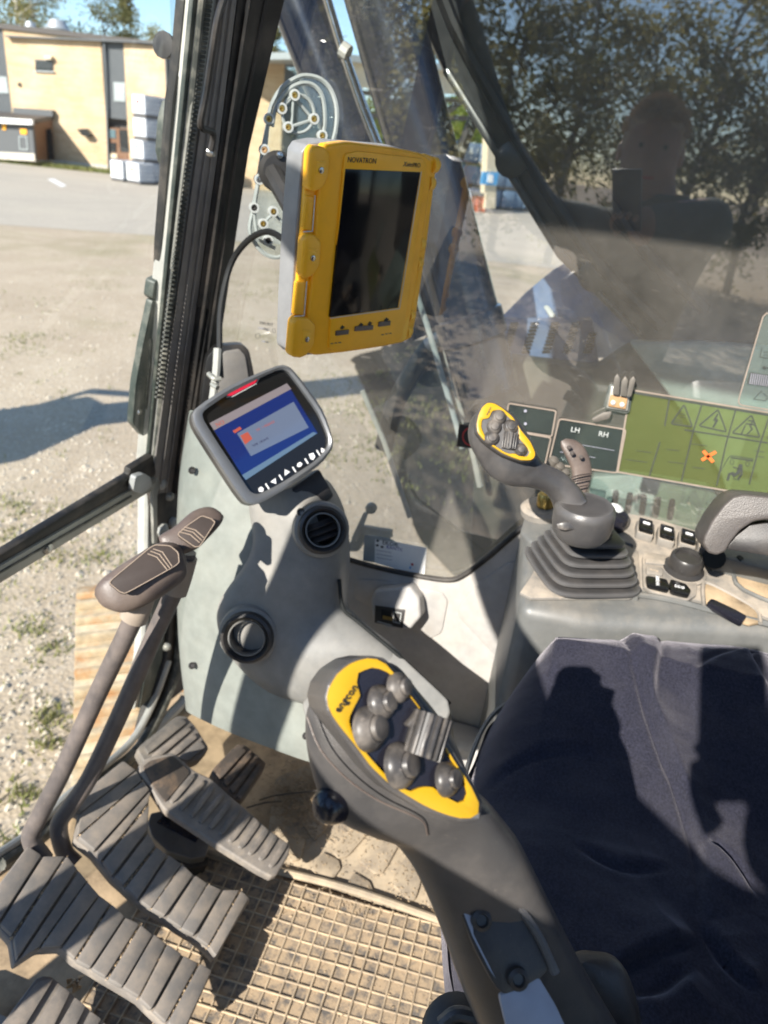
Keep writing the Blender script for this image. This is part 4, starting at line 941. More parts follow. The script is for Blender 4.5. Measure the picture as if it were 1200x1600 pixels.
# lever slot and storage slot
slab("slot_well", rpoly([(1098, 916), (1108, 910), (1180, 950), (1188, 972), (1170, 975), (1102, 945)], .12), CT, .0062, .002, "floor_dirt", rc, .001)
tube("slot_rim", [CT.px(x, y, .006) for x, y in ((1100, 948), (1098, 918), (1106, 911), (1145, 930), (1182, 953), (1188, 974))], .0028, "pod_dusty", rc, 6, 3)
slab("slot_lever", rpoly([(1104, 942), (1112, 934), (1150, 952), (1168, 962), (1160, 972), (1140, 962)], .2), CT, .012, .004, "button_black", rc, .003)
slab("storage_well", rpoly([(1148, 896), (1158, 892), (1260, 925), (1260, 960), (1160, 920)], .1), CT, .0062, .002, "floor_dirt", rc, .001)
tube("storage_rim", [CT.px(x, y, .006) for x, y in ((1260, 962), (1162, 922), (1147, 897), (1156, 890), (1260, 922))], .003, "pod_grey", rc, 6, 3)
slab("side_module", [(1128, 850), (1260, 880), (1260, 905), (1135, 872), (1120, 870)], CT, .03, .002, "pod_grey", rc, .004)
slab("module_hole", rpoly([(1150, 869), (1156, 867), (1163, 872), (1158, 876)], .3), CT, .0312, .0295, "slot_black", rc)
# plane of the seat-side face, nothing drawn on it
SPn = Pl((.2548, -.2, .4), V((0, -1, 0)), N=V((-1, 0, 0)))
# little grey blister with a socket on the wall
so_ = thing("socket_box", "grey wall box with a dark data socket below the glass edge", "socket", onx(620, 955, .46))
SB = Pl(onx(615, 955, .452), V((0, -1, 0)), N=V((-.97, .05, .22)))
slab("housing", rpoly([(578, 940), (585, 922), (640, 916), (655, 935), (657, 965), (640, 985), (606, 985), (582, 970)], .15), SB, 0, -.05, "wall_grey", so_, .006, 3)
slab("socket_plate", [(586, 946), (633, 953), (629, 982), (585, 973)], SB, .0015, -.002, "charcoal", so_, .0006)
slab("socket_port", [(596, 952), (612, 955), (610, 968), (596, 965)], SB, .0022, .001, "slot_black", so_)
strip("socket_outline", [(616, 956), (627, 958), (625, 974), (614, 971)], SB, .0015, .0010, "silver_light", so_, .0008, True)
strip("socket_outline", [(590, 971), (612, 977)], SB, .0015, .0012, "silver_light", so_, .0008)
slab("socket_latch", [(598, 962), (614, 965), (613, 970), (598, 967)], SB, .0030, .0014, "brass", so_)

# ================================================================== RIGHT JOYSTICK
rj = thing("joystick", "far control lever with a yellow button plate on the right-hand console", "joystick", CT.px(905, 905))
bc = CT.px(906, 893, .004); tcx = at(905, 832, .80)
axb = (V((.0, .018, 1))).normalized()
ux = V((.82, .57, 0)); ux = (onz(985, 905, .6)-onz(825, 905, .6)); ux.z = 0; ux.normalize(); uy = EZ.cross(ux)
def rsq(c, h, n=32, pw=5.0, sx=1.0):
    f = lambda x: math.copysign(abs(x)**(2/pw), x)
    return [c+ux*(h*sx*f(math.cos(2*math.pi*k/n)))+uy*(h*f(math.sin(2*math.pi*k/n))) for k in range(n)]
rings = []; NB = 6
top_c = bc+V((-.004, .0, .066))
for i in range(NB):
    t0, t1 = i/NB, (i+1)/NB
    h0 = .063-.033*t0; h1 = .063-.033*t1
    for f_, hh in ((0., h0-.006), (.12, h0), (.45, h0+.0005), (.60, h0-.004), (.66, h1-.008), (.98, h1-.009)):
        rings.append(rsq(bc.lerp(top_c, t0+(t1-t0)*f_), hh))
loft("rubber_boot", rings, "joystick", rj, True, 0, 50)
slab("boot_frame", [(812, 925), (826, 905), (868, 836), (950, 836), (998, 860), (1002, 925), (985, 934), (830, 934)], CT, .006, .0005, "pod_dusty", rj, .002)
lathe("boot_neck", top_c, axb, [(.026, -.006), (.027, .004), (.022, .010), (.018, .02)], "joystick_dark", rj, 24)
cup = [((858, 800), (945, 795), .800), ((856, 778), (946, 772), .795), ((868, 770), (938, 768), .790)]
lathe("grip_base", at(906, 836, .800), V((-.06, .05, 1)), [(.018, -.006), (.027, -.001), (.0315, .006), (.0335, .016), (.0335, .030), (.0325, .036), (.0295, .0395), (.0225, .0385), (.0001, .0375)], "joystick", rj, 36)
silloft("thumb_recess", [((870, 818), (872, 826), .766), ((880, 815), (884, 829), .764), ((900, 812), (904, 826), .764), ((915, 812), (916, 818), .768)], [.25, .25, .25], "button", rj, 16, 3)
hd = silloft("handle", [((742, 652), (764, 631), .768), ((733, 672), (782, 636), .772), ((735, 695), (802, 648), .776), ((748, 720), (822, 675), .780), ((764, 742), (836, 705), .783), ((790, 757), (845, 720), .788), ((822, 761), (858, 727), .792), ((848, 768), (880, 738), .795), ((862, 782), (906, 764), .798), ((868, 800), (915, 780), .80)],
             [.75, .7, .6, .55, .6, .7, .9, 1., 1., 1.], "joystick", rj, 24, 4, 2.5)
JP = Pl(at(790, 675, .752), V((.85, -.3, -.1)), N=V((-.80, -.22, .52)))
def z8(l): return zz(l, 720, 610, .2)
op = z8([(215, 92), (262, 100), (322, 135), (400, 200), (440, 255), (470, 310), (545, 400), (585, 490), (578, 525), (545, 547), (470, 545), (400, 520), (330, 490), (240, 430), (175, 380), (132, 325), (125, 260), (140, 190), (170, 125)])
ip = z8([(165, 225), (222, 217), (245, 160), (290, 150), (350, 185), (430, 260), (456, 300), (452, 370), (510, 430), (540, 480), (525, 515), (480, 517), (420, 492), (380, 495), (340, 480), (250, 420), (190, 360), (160, 290)])
def outset(pts, d):
    cx = sum(p[0] for p in pts)/len(pts); cy = sum(p[1] for p in pts)/len(pts)
    return [(x+(x-cx)/math.hypot(x-cx, y-cy)*d, y+(y-cy)/math.hypot(x-cx, y-cy)*d) for x, y in pts]
def facering(name, po, pi, pl, hi, m, parent, lo=-.006):
    """plate with a cut-out: bridge both outlines by angle"""
    n = 72
    def resample(pts):
        cx = sum(p[0] for p in pi)/len(pi); cy = sum(p[1] for p in pi)/len(pi); out = []
        for k in range(n):
            a = 2*math.pi*k/n; dx, dy = math.cos(a), math.sin(a); best = 0
            for i in range(len(pts)):
                x1, y1 = pts[i]; x2, y2 = pts[(i+1) % len(pts)]; ex, ey = x2-x1, y2-y1; den = dx*ey-dy*ex
                if abs(den) < 1e-9: continue
                t = ((x1-cx)*ey-(y1-cy)*ex)/den; s = ((x1-cx)*dy-(y1-cy)*dx)/den
                if t > 0 and -1e-6 <= s <= 1+1e-6: best = max(best, t)
            out.append((cx+dx*best, cy+dy*best))
        return out
    a = resample(rpoly(po, .2)); b = resample(rpoly(pi, .2))
    pa = [pl.px(*p, hi) for p in a]; pb_ = [pl.px(*p, hi) for p in b]; dn = pl.N*(lo-hi)
    vs = pa+pb_+[p+dn for p in pa]+[p+dn for p in pb_]; fs = []
    for i in range(n):
        j = (i+1) % n; fs += [(i, j, n+j, n+i), (i, 2*n+i, 2*n+j, j), (n+i, n+j, 3*n+j, 3*n+i)]
    return mk(name, vs, fs, m, parent, True, .0008, 2, 0, 40)
slab("face_bed", rpoly(outset(op, 2.5), .2), JP, -.0010, -.016, "joystick", rj, .003, 3)
facering("yellow_plate", op, ip, JP, .0012, "yellow_plate", rj)
slab("button_bed", rpoly(outset(ip, -.4), .2), JP, -.0004, -.004, "joystick", rj)
def dome(name, pl, x, y, r, h, m, parent, cap=.55, ax=None, capm=None):
    c = pl.px(x, y, -.0005); ax = ax or pl.N
    b = lathe(name, c, ax, [(r, -.001), (r*1.0, h*.12), (r*.95, h*.30), (r*.84, h*.50), (r*.70, h*.66), (r*cap*1.14, h*.74), (r*cap*1.05, h*.74), (r*cap*1.02, h*.70), (r*cap*1.0, h*.72), (r*cap*.99, h*.92), (r*cap*.90, h*1.02), (r*cap*.6, h*1.06), (.0001, h*1.07)], m, parent, 32)
    return b
for x, y, r in ((301, 205, .0082), (265, 282, .0082), (394, 280, .0080), (246, 368, .0084), (472, 462, .0072)):
    X, Y = z8([(x, y)])[0]; dome("thumb_button", JP, X-1, Y+1, r, .0060, "button", rj)
rx = (JP.px(*z8([(390, 330)])[0])-JP.px(*z8([(370, 480)])[0])).normalized(); ry = JP.N.cross(rx)
RL = z8([(382, 402)])[0]
for k in range(7):
    a = -1.1+k*.367
    box("roller_rib", JP.px(*RL, -.003)+ry*(.0085*math.sin(a))+JP.N*(.0085*math.cos(a)), rx, ry, JP.N, .0085, .0009, .0010, "button", rj, .0004)
tube("roller", [JP.px(*RL, -.003)-rx*.0090, JP.px(*RL, -.003)+rx*.0090], .0084, "charcoal", rj, 18)
text("brand_print", "engcon", .0034, JP.px(*z8([(218, 160)])[0], .0016), JP.px(*z8([(235, 128)])[0])-JP.px(*z8([(200, 195)])[0]), JP.X, "print_dark", rj, nrm=JP.N)
# small upright dusty paddle lever behind, and cable plugs
pd = thing("paddle_lever", "worn grey-brown curved paddle lever standing behind the far joystick", "lever", at(905, 770, .86))
silloft("paddle", [((876, 690), (884, 685), .855), ((877, 700), (900, 688), .855), ((886, 718), (914, 700), .855), ((893, 735), (923, 722), .857), ((893, 752), (924, 745), .859), ((888, 766), (918, 766), .860), ((884, 772), (914, 775), .86)], [.35, .35, .4, .4, .4], "lever_brown", pd, 16, 3)
for x, y in ((889, 699), (894, 708), (908, 714)): lathe("paddle_dimple", at(x, y, .842), (CAM-at(x, y, .84)).normalized(), [(.0028, -.002), (.0028, .001), (.0016, .0014), (.0012, 0), (.0001, 0)], "inlay", pd, 10)
for i, yy in enumerate((742, 750, 760)): tube("paddle_groove", [at(892-i, yy+4, .8455), at(908, yy, .8435), at(922-i*2, yy-2, .8465)], .0010, "inlay", pd, 5)
for i, (x, y) in enumerate(((864, 722), (873, 731), (882, 740))):
    tag(lathe("cable_plug", at(x, y, .87), V((-.3, -.3, .9)), [(.006, -.012), (.0068, 0), (.006, .005), (.003, .007), (.0001, .0075)], "prong", None, 12), ("pale round cable plug behind the far joystick, " + ("nearest its yellow plate", "middle of three", "nearest the paddle lever")[i]), "plug", "cable plugs behind the far joystick")
kk = thing("rotary_switch", "dark round knob right of the far joystick base", "knob", CT.px(955, 805))
lathe("knob_body", CT.px(955, 812, .012), CN, [(.022, -.012), (.024, 0), (.022, .010), (.016, .014), (.0001, .015)], "button_black", kk, 20)
lathe("knob_cap", CT.px(957, 800, .02), V((-.4, .2, .9)), [(.014, -.006), (.015, .003), (.011, .007), (.0001, .008)], "silver_light", kk, 16)

# ================================================================== ARMREST
ar = thing("armrest", "brown-grey padded armrest with a rounded front end above the console", "armrest", (.30, -.28, .62))
AR = Pl(at(1150, 810, .74), V((0, -1, 0)), N=V((-.95, .05, .3)))
oa = [(1098, 850), (1100, 838), (1112, 815), (1130, 790), (1146, 776), (1165, 772), (1330, 790), (1330, 830), (1200, 812), (1178, 815), (1158, 828), (1143, 846), (1134, 862), (1120, 868), (1106, 864)]
slab("pad", rpoly(oa, .25), AR, 0, -.075, "armrest_vinyl", ar, .010, 4)
tp_ = [(1130, 786), (1148, 762), (1165, 756), (1330, 770), (1330, 792), (1165, 775)]
slab("under_shell", rpoly([(1134, 858), (1150, 838), (1172, 821), (1200, 817), (1330, 836), (1330, 900), (1200, 868)], .1), AR, -.010, -.06, "joystick_dark", ar, .006)
tube("support_post", [CT.px(1116, 876, 0), CT.px(1116, 872, .035)], .014, "slot_black", ar, 14)

# ================================================================== NEAR JOYSTICK
nj = thing("joystick", "large near control lever with a yellow engcon button plate beside the seat", "joystick", (-.26, -.05, .60))
JN = V((-.62, -.50, .605)).normalized()
NPn = Pl(at(630, 1155, .300), V((.3, -.9, -.4)), N=JN)
nh = silloft("handle", [((548, 1040), (585, 1030), .318), ((512, 1062), (622, 1042), .318), ((484, 1098), (655, 1082), .319), ((477, 1135), (680, 1112), .320), ((482, 1180), (706, 1150), .321), ((494, 1225), (728, 1200), .323), ((515, 1262), (746, 1242), .325), ((560, 1284), (766, 1262), .328), ((604, 1296), (788, 1290), .332), ((636, 1332), (812, 1320), .337), ((664, 1385), (838, 1370), .343), ((690, 1450), (868, 1430), .350), ((715, 1520), (904, 1500), .358), ((748, 1600), (950, 1580), .367), ((790, 1700), (1005, 1670), .38)],
             [.30, .30, .34, .36, .38, .42, .5, .55, .55, .5, .5], "joystick", nj, 36, 4, 2.6)
def z9(l): return zz(l, 440, 1000, .28333)
op = z9([(490, 97), (560, 115), (635, 200), (700, 290), (760, 370), (890, 560), (960, 680), (1030, 780), (1085, 880), (1095, 940), (1070, 980), (1000, 987), (900, 962), (800, 920), (690, 855), (600, 795), (500, 700), (420, 590), (330, 480), (275, 400), (255, 330), (270, 260), (320, 180), (400, 120)])
ip = z9([(420, 180), (500, 150), (570, 165), (625, 205), (720, 318), (800, 425), (888, 552), (910, 615), (960, 695), (1015, 790), (1032, 860), (1000, 905), (950, 895), (880, 850), (830, 808), (770, 812), (710, 838), (640, 800), (560, 730), (480, 640), (400, 540), (368, 440), (400, 370), (438, 300), (412, 230)])
fo = z9([(490, 85), (575, 100), (655, 190), (790, 375), (920, 560), (1060, 780), (1115, 900), (1100, 1000), (1000, 1010), (900, 985), (790, 950), (690, 890), (590, 830), (480, 720), (390, 600), (300, 480), (250, 400), (235, 320), (255, 240), (310, 165), (400, 105)])
slab("face_bed", rpoly(fo, .2), NPn, -.0012, -.030, "joystick", nj, .006, 4)
facering("yellow_plate", op, ip, NPn, .0010, "yellow_plate", nj)
slab("button_bed", rpoly(ip, .2), NPn, -.0006, -.004, "button_black", nj)
bax = (NPn.N+V((.42, -.55, .10))).normalized()
for x, y, r, h in ((640, 262, .0066, .0056), (545, 345, .0076, .0062), (480, 490, .0094, .0070), (650, 690, .0096, .0072), (908, 768, .0074, .0058)):
    X, Y = z9([(x, y)])[0]
    b = dome("thumb_button", NPn, X, Y, r, h, "button", nj, .56, bax)
rx = (NPn.px(*z9([(810, 430)])[0])-NPn.px(*z9([(760, 600)])[0])).normalized(); ry = NPn.N.cross(rx)
RL = z9([(795, 525)])[0]; cc = NPn.px(*RL, .0008)
tube("roller", [cc-rx*.0088, cc+rx*.0088], .0082, "charcoal", nj, 20)
for k in range(7):
    a = -1.2+k*.4
    box("roller_rib", cc+ry*(.0084*math.sin(a))+NPn.N*(.0084*math.cos(a)), rx, (ry*math.cos(a)-NPn.N*math.sin(a)), (NPn.N*math.cos(a)+ry*math.sin(a)), .0090, .0009, .0012, "button", nj, .0005)
slab("roller_guard", z9([(690, 470), (760, 385), (795, 405), (720, 490)]), NPn, .004, -.001, "button", nj, .0008)
tA, tB = z9([(318, 372)])[0], z9([(392, 272)])[0]; tc_ = ((tA[0]+tB[0])/2, (tA[1]+tB[1])/2)
text("brand_print", "engcon", .0046, NPn.px(*tc_, .0014), NPn.px(*tB)-NPn.px(*tA), NPn.X, "print_black", nj, .0004, nrm=NPn.N)
lathe("trigger_button", at(522, 1256, .318), (at(490, 1256, .310)-at(522, 1250, .322)).normalized(), [(.0085, -.006), (.0085, .002), (.0075, .0065), (.005, .0095), (.0001, .0105)], "button_black", nj, 24)
RC = Pl(at(790, 1470, .330), V((.3, -.9, -.4)), N=V((-.70, -.25, .66)))
slab("inset_panel", rpoly([(706, 1388), (745, 1380), (790, 1400), (832, 1450), (862, 1510), (845, 1530), (800, 1560), (775, 1545), (740, 1480)], .2), RC, .0005, -.012, "joystick_dark", nj, .002)
tube("inset_rim", [RC.px(x, y, .0012) for x, y in ((720, 1380), (765, 1382), (805, 1412), (840, 1460), (868, 1520))], .0022, "joystick", nj, 8, 4)
for x, y in ((751, 1436), (808, 1528)):
    lathe("screw", RC.px(x, y, .0005), RC.N, [(.0050, 0), (.0048, .0025), (.003, .0035), (.0024, .002), (.0001, .002)], "charcoal", nj, 16)
slab("lower_label", rpoly([(780, 1556), (812, 1545), (842, 1527), (868, 1570), (900, 1640), (830, 1660), (800, 1640)], .12), RC, .0006, -.003, "tote_grey", nj, .0004)
slab("label_sliver", [(719, 1400), (727, 1398), (736, 1424), (740, 1460), (760, 1500), (775, 1530), (765, 1515), (738, 1462), (724, 1425)], RC, .0010, -.001, "tote_grey", nj)
slab("seam_line", [(0, 0), (1, 0), (1, 1)], Pl((0, 0, -.02), EX, N=EZ), 0, -.001, "joystick", nj) if False else None
tube("seam", [at(*p) for p in ((480, 1120, .3045), (500, 1170, .302), (540, 1215, .302), (590, 1250, .304), (640, 1272, .307), (662, 1285, .310), (668, 1305, .314))], .0004, "lever_brown", nj, 5, 4)
# left console under the near lever
lc_ = thing("left_console", "dark rounded left armrest console end under the near control lever", "console", (-.30, -.12, .58))
silloft("console_end", [((890, 1500), (925, 1490), .42), ((905, 1540), (965, 1500), .42), ((930, 1600), (990, 1545), .42), ((960, 1700), (1010, 1640), .42), ((1000, 1800), (1040, 1760), .42)], [.8, .8, .8], "joystick_dark", lc_, 20, 4)
lathe("boot_fold", at(715, 1612, .40), V((-.3, .1, .95)), [(.020, -.02), (.021, -.005), (.016, .0), (.018, .006), (.012, .01), (.0001, .011)], "joystick_dark", lc_, 24)
tube("boot_fold", [at(690, 1600, .39), at(712, 1584, .39), at(740, 1590, .39), at(760, 1610, .39)], .004, "button", lc_, 10, 4)

abox("console_body", (-.43, -.62, .40), (-.285, -.10, .665), "joystick_dark", lc_, .03, 4)
# ================================================================== SEAT
se = thing("seat", "operator seat under a loose creased navy fabric cover", "seat", (.1, -.25, .3))
Bd = [(-.26, -.075), (-.20, -.034), (-.14, -.010), (-.06, .012), (.02, .019), (.12, .016), (.175, .008), (.215, -.010), (.240, -.040), (.255, -.08), (.275, -.14), (.300, -.21), (.316, -.28), (.322, -.40), (.322, -.55), (.30, -.64), (.2, -.68), (0, -.68), (-.2, -.66), (-.30, -.58), (-.33, -.40), (-.32, -.20), (-.30, -.07)]
Bs = smoothpath([V((a, b, 0)) for a, b in Bd+[Bd[0]]], 14)[:-1]
cxy = V((.04, -.30, 0))
creases = [([(905, 975), (935, 1000), (965, 1040), (990, 1090), (1010, 1132), (1040, 1185), (1075, 1245), (1100, 1310), (1107, 1370), (1100, 1440)], .016, .0, 1), ([(1012, 1006), (1014, 1060), (1010, 1130)], .007, 0, -1),
           ([(1200, 1075), (1150, 1065), (1090, 1080), (1060, 1110)], .006, 0, 1), ([(940, 1510), (1000, 1480), (1060, 1455), (1100, 1440)], .014, 0, 1), ([(985, 1545), (1050, 1530), (1100, 1490)], .012, 0, -1), ([(1190, 1140), (1160, 1090), (1140, 1050)], .008, 0, 1),
           ([(760, 1180), (840, 1160), (930, 1165)], .006, 0, 1), ([(1110, 1420), (1150, 1480), (1200, 1530)], .012, 0, 1), ([(1105, 1300), (1150, 1330), (1200, 1390)], .008, 0, -1), ([(905, 1290), (980, 1330), (1060, 1330)], .006, 0, 1)]
cw = []
for c, amp, _, sg in creases:
    pts = smoothpath([onz(x, y, .53) for x, y in c], 6); cw.append(([(p.x, p.y) for p in pts], amp, sg))
import numpy as np
NR = 170; nb = len(Bs)
BX_ = np.array([[b.x, b.y] for b in Bs]); rr_ = (np.arange(NR+1)/NR)**.8
GXY = np.array([cxy.x, cxy.y])+(BX_[None]-np.array([cxy.x, cxy.y]))*rr_[:, None, None]
EDG = np.linalg.norm(BX_-np.array([cxy.x, cxy.y]), axis=1)[None]*(1-rr_[:, None])
X_, Y_ = GXY[..., 0], GXY[..., 1]
RF = np.clip((X_-.03)/.20, 0, 1)**1.5*np.clip((.015-Y_)/.06, 0, 1)
ZZ = .512-(.050*np.exp(-EDG/.035)+.025*np.exp(-EDG/.012))*(1-.72*RF)
HC = np.zeros_like(X_)
for pts, amp, sg in cw:
    bd = np.full(X_.shape, 9.); sd = np.zeros_like(X_); tt = np.zeros_like(X_)
    for i in range(len(pts)-1):
        ax, ay = pts[i]; bx, by = pts[i+1]; dx, dy = bx-ax, by-ay; L2 = dx*dx+dy*dy+1e-12
        t = np.clip(((X_-ax)*dx+(Y_-ay)*dy)/L2, 0, 1); ex, ey = X_-ax-dx*t, Y_-ay-dy*t; d = np.hypot(ex, ey); k = d < bd
        bd = np.where(k, d, bd); sd = np.where(k, np.sign((dx*ey-dy*ex)*sg), sd); tt = np.where(k, (i+t)/(len(pts)-1), tt)
    s_ = bd*sd; fade = np.clip(np.minimum(4*tt+.0, 4*(1-tt)+.0), 0, 1)
    HC += amp*fade*np.exp(-np.maximum(s_, 0)/.028)/(1+np.exp(-np.clip(s_/.0022, -30, 30)))-max(.0045, amp*.4)*fade*np.exp(-(s_+.0025)**2/.000022)
ZZ += .066*RF
ZZ += HC*np.clip(EDG/.02+.3, 0, 1)
vs, fs = [], []
for j in range(NR+1):
    for i in range(nb):
        x, y = float(X_[j, i]), float(Y_[j, i]); z = float(ZZ[j, i])
        if j < NR-1: z += .009*mnoise.noise(V((x*8, y*5, 1)))+.0035*mnoise.noise(V((x*22, y*14, 4)))+.0008*mnoise.noise(V((x*70, y*40, 9)))
        vs.append(V((x, y, z)))
for k, (zz_, pull) in enumerate(((.455, .000), (.425, .012), (.39, .05), (.33, .10))):
    for i, b in enumerate(Bs):
        d = (b-cxy).normalized(); q = b-d*pull; q = q+d*.008*mnoise.noise(V((b.x*25, b.y*25, zz_*8))); vs.append(V((q.x, q.y, zz_)))
for j in range(NR+4):
    for i in range(nb): fs.append((j*nb+i, j*nb+(i+1) % nb, (j+1)*nb+(i+1) % nb, (j+1)*nb+i))
mk("seat_cover", vs, fs, "seat_cloth", se, True, 0, 2, 0, 70, recalc=False)
tube("seat_piping", [V((b.x, b.y, .462))+(b-cxy).normalized()*.003 for b in Bs[60:150]], .003, "pod_grey", se, 6)
prism("seat_base", [V((-.22, -.05, .12)), V((.30, -.05, .12)), V((.34, -.55, .12)), V((-.24, -.55, .12))], V((0, 0, -.11)), "joystick_dark", se, .01)
# backrest, behind the camera's view
prism("backrest", [V((-.22, -.60, .50)), V((.34, -.60, .50)), V((.32, -.74, 1.15)), V((-.20, -.74, 1.15))], V((0, -.10, -.02)), "seat_cloth", se, .03, 3)
# ================================================================== STICKERS AND FITTINGS ON THE RIGHT GLASS
def zg(l): return zz(l, 940, 600, .216667)
SK = .0016
s1_ = thing("warning_sticker", "large green-tinted warning sticker with triangle symbols and an orange cross on the side glass", "sticker", RW.px(1080, 690))
gq = [(985, 609), (1290, 659), (1290, 793), (964, 737)]
slab("foil", rpoly(gq, .03), RW, .0012, .0004, "foil_green", s1_)
strip("foil_border", gq, RW, .0013, .0022, "sticker_rim", s1_, .0006, True)
strip("foil_border", [(988, 613), (1290, 663)], RW, .0013, .0026, "print_dark", s1_)
for a in ([(490, 100), (455, 300)], [(725, 140), (660, 340), (575, 700)], [(970, 175), (900, 420), (830, 730)], [(1215, 215), (1140, 440), (1065, 720)], [(600, 330), (910, 378), (1300, 440)], [(420, 420), (345, 660)]):
    strip("cell_line", zg(a), RW, .0013, .0016, "print_dark", s1_, .0004)
for tri in ([(595, 148), (655, 308), (500, 285)], [(840, 183), (900, 345), (700, 300)], [(1080, 222), (1142, 385), (940, 352)], [(1330, 260), (1390, 425), (1190, 390)]):
    strip("triangle", rpoly(zg(tri), .10, 3), RW, .0013, .0016, "print_dark", s1_, .0004, True)
slab("symbol", zg([(835, 212), (805, 262), (822, 268), (798, 312), (812, 312), (842, 258), (826, 252), (842, 218)]), RW, .0019, .0012, "print_dark", s1_)
for a in ([(1060, 262), (1090, 268), (1070, 300), (1085, 325), (1050, 360)], [(1040, 285), (1100, 295)], [(1035, 300), (1005, 365)]): strip("symbol", zg(a), RW, .0013, .0016, "print_dark", s1_, .0004)
strip("seat_symbol", zg([(840, 660), (915, 530), (935, 515), (1095, 540)]), RW, .0013, .0008, "print_dark", s1_, .0004)
strip("seat_symbol", zg([(935, 530), (1090, 553)]), RW, .0013, .0016, "print_dark", s1_, .0004)
for cx, cy in ((940, 562), (1052, 574)): strip("seat_symbol", zg([(cx+14*math.cos(k*.7), cy+18*math.sin(k*.7)) for k in range(9)]), RW, .0013, .0006, "print_dark", s1_, .0004, True)
for a, wd in (([(1000, 590), (985, 640), (950, 660)], .0042), ([(950, 640), (920, 650), (910, 690)], .0030), ([(1010, 610), (1010, 650), (985, 680)], .0022), ([(945, 680), (990, 692), (1005, 660)], .0008), ([(985, 610), (950, 600)], .0014)): strip("seat_symbol", zg(a), RW, .0013, wd, "print_dark", s1_, .0004)
slab("seat_symbol", zg([(992, 580), (1015, 580), (1018, 600), (996, 604)]), RW, .0019, .0012, "print_dark", s1_)
for a in ([(738, 487), (800, 557)], [(818, 492), (728, 545)]): strip("orange_cross", zg(a), RW, .0020, .0042, "print_orange", s1_, .0004)
for x, y, L in ((520, 255, 60), (515, 272, 70), (562, 215, 40), (560, 235, 46), (250, 480, 110), (180, 545, 150), (470, 470, 90), (480, 560, 120), (640, 430, 120), (655, 600, 90), (1100, 480, 70), (1110, 520, 60)):
    strip("print_line", zg([(x, y), (x+L, y+L*.13)]), RW, .0013, .0007, "print_dark", s1_, .0003)
s2_ = thing("diagram_sticker", "clear sticker with pale border, hatched block and arrow above the green sticker", "sticker", RW.px(1180, 560))
dq = [(1152, 632), (1192, 495), (1198, 489), (1290, 505), (1290, 655)]
slab("foil", dq, RW, .0011, .0004, "foil_pale", s2_)
strip("foil_border", rpoly(dq, .06, 3), RW, .0012, .0016, "sticker_rim", s2_, .0005, True)
def zd(l): return zz(l, 1040, 480, .175)
slab("hatched_block", zd([(750, 582), (1000, 618), (1000, 722), (725, 685)]), RW, .0016, .0011, "print_dark", s2_)
for k in range(12): strip("hatch_line", zd([(768+k*19, 592+k*2.6), (752+k*19, 684+k*2.6)]), RW, .0017, .0007, "print_grey", s2_, .0003)
strip("outline", zd([(862, 360), (842, 445), (1000, 470)]), RW, .0012, .0008, "print_dark", s2_, .0004)
strip("outline", zd([(858, 745), (785, 820), (890, 835), (912, 805), (870, 765)]), RW, .0012, .0007, "print_dark", s2_, .0004)
slab("arrow", zd([(860, 540), (885, 520), (885, 533), (1000, 545), (1000, 553), (885, 547), (890, 560)]), RW, .0017, .0011, "print_dark", s2_)
for k in range(6): strip("dot", zd([(878+(k % 3)*22, 400+(k//3)*28), (884+(k % 3)*22, 401+(k//3)*28)]), RW, .0012, .0011, "print_dark", s2_, .0004)
for nm_, lb, q in (("label_sticker", "small dark framed sticker above the far joystick plate", [(795, 630), (869, 642), (862, 682), (788, 670)]),
                   ("label_sticker", "small dark framed sticker half hidden behind the far joystick plate", [(800, 673), (861, 684), (851, 728), (795, 718)]),
                   ("label_sticker", "dark framed sticker with white LH and RH lettering beside the green sticker", [(874, 654), (978, 671), (965, 739), (857, 724)])):
    t_ = thing(nm_, lb, "sticker", RW.px(*q[0])); slab("foil", q, RW, .0012, .0004, "foil_dark", t_)
    strip("foil_border", rpoly(q, .06, 3), RW, .0013, .0020, "sticker_rim", t_, .0006, True)
    if "LH" in lb:
        for b_, x, y in (("LH", 899, 672), ("RH", 943, 679)): text("lettering", b_, .0105, RW.px(x, y, .0016), RW.px(960, 690)-RW.px(880, 677), EZ, "silver_light", t_, .0004)
        for a in ([(880, 690), (960, 704)], [(875, 706), (930, 715)]): strip("faint_line", a, RW, .0013, .0006, "print_grey", t_, .0003)
    else:
        for k in range(2): lathe("print_dot", RW.px(q[0][0]+26, q[0][1]+12+k*20, .0013), RW.N, [(.0022, 0), (.0022, .0004), (.0001, .0004)], "print_grey", t_, 8)
s3_ = thing("prohibition_sticker", "small dark square sticker with a red ring left of the far joystick", "sticker", RW.px(730, 680))
slab("foil", [(718, 663), (760, 667), (755, 702), (714, 697)], RW, .0014, .0004, "print_black", s3_)
strip("foil_border", [(718, 663), (760, 667), (755, 702), (714, 697)], RW, .0015, .0014, "lever_brown", s3_, .0004, True)
strip("red_ring", [(737+14*math.cos(k*.45), 682+14*math.sin(k*.45)) for k in range(14)], RW, .0016, .0022, "print_red", s3_, .0004, True)
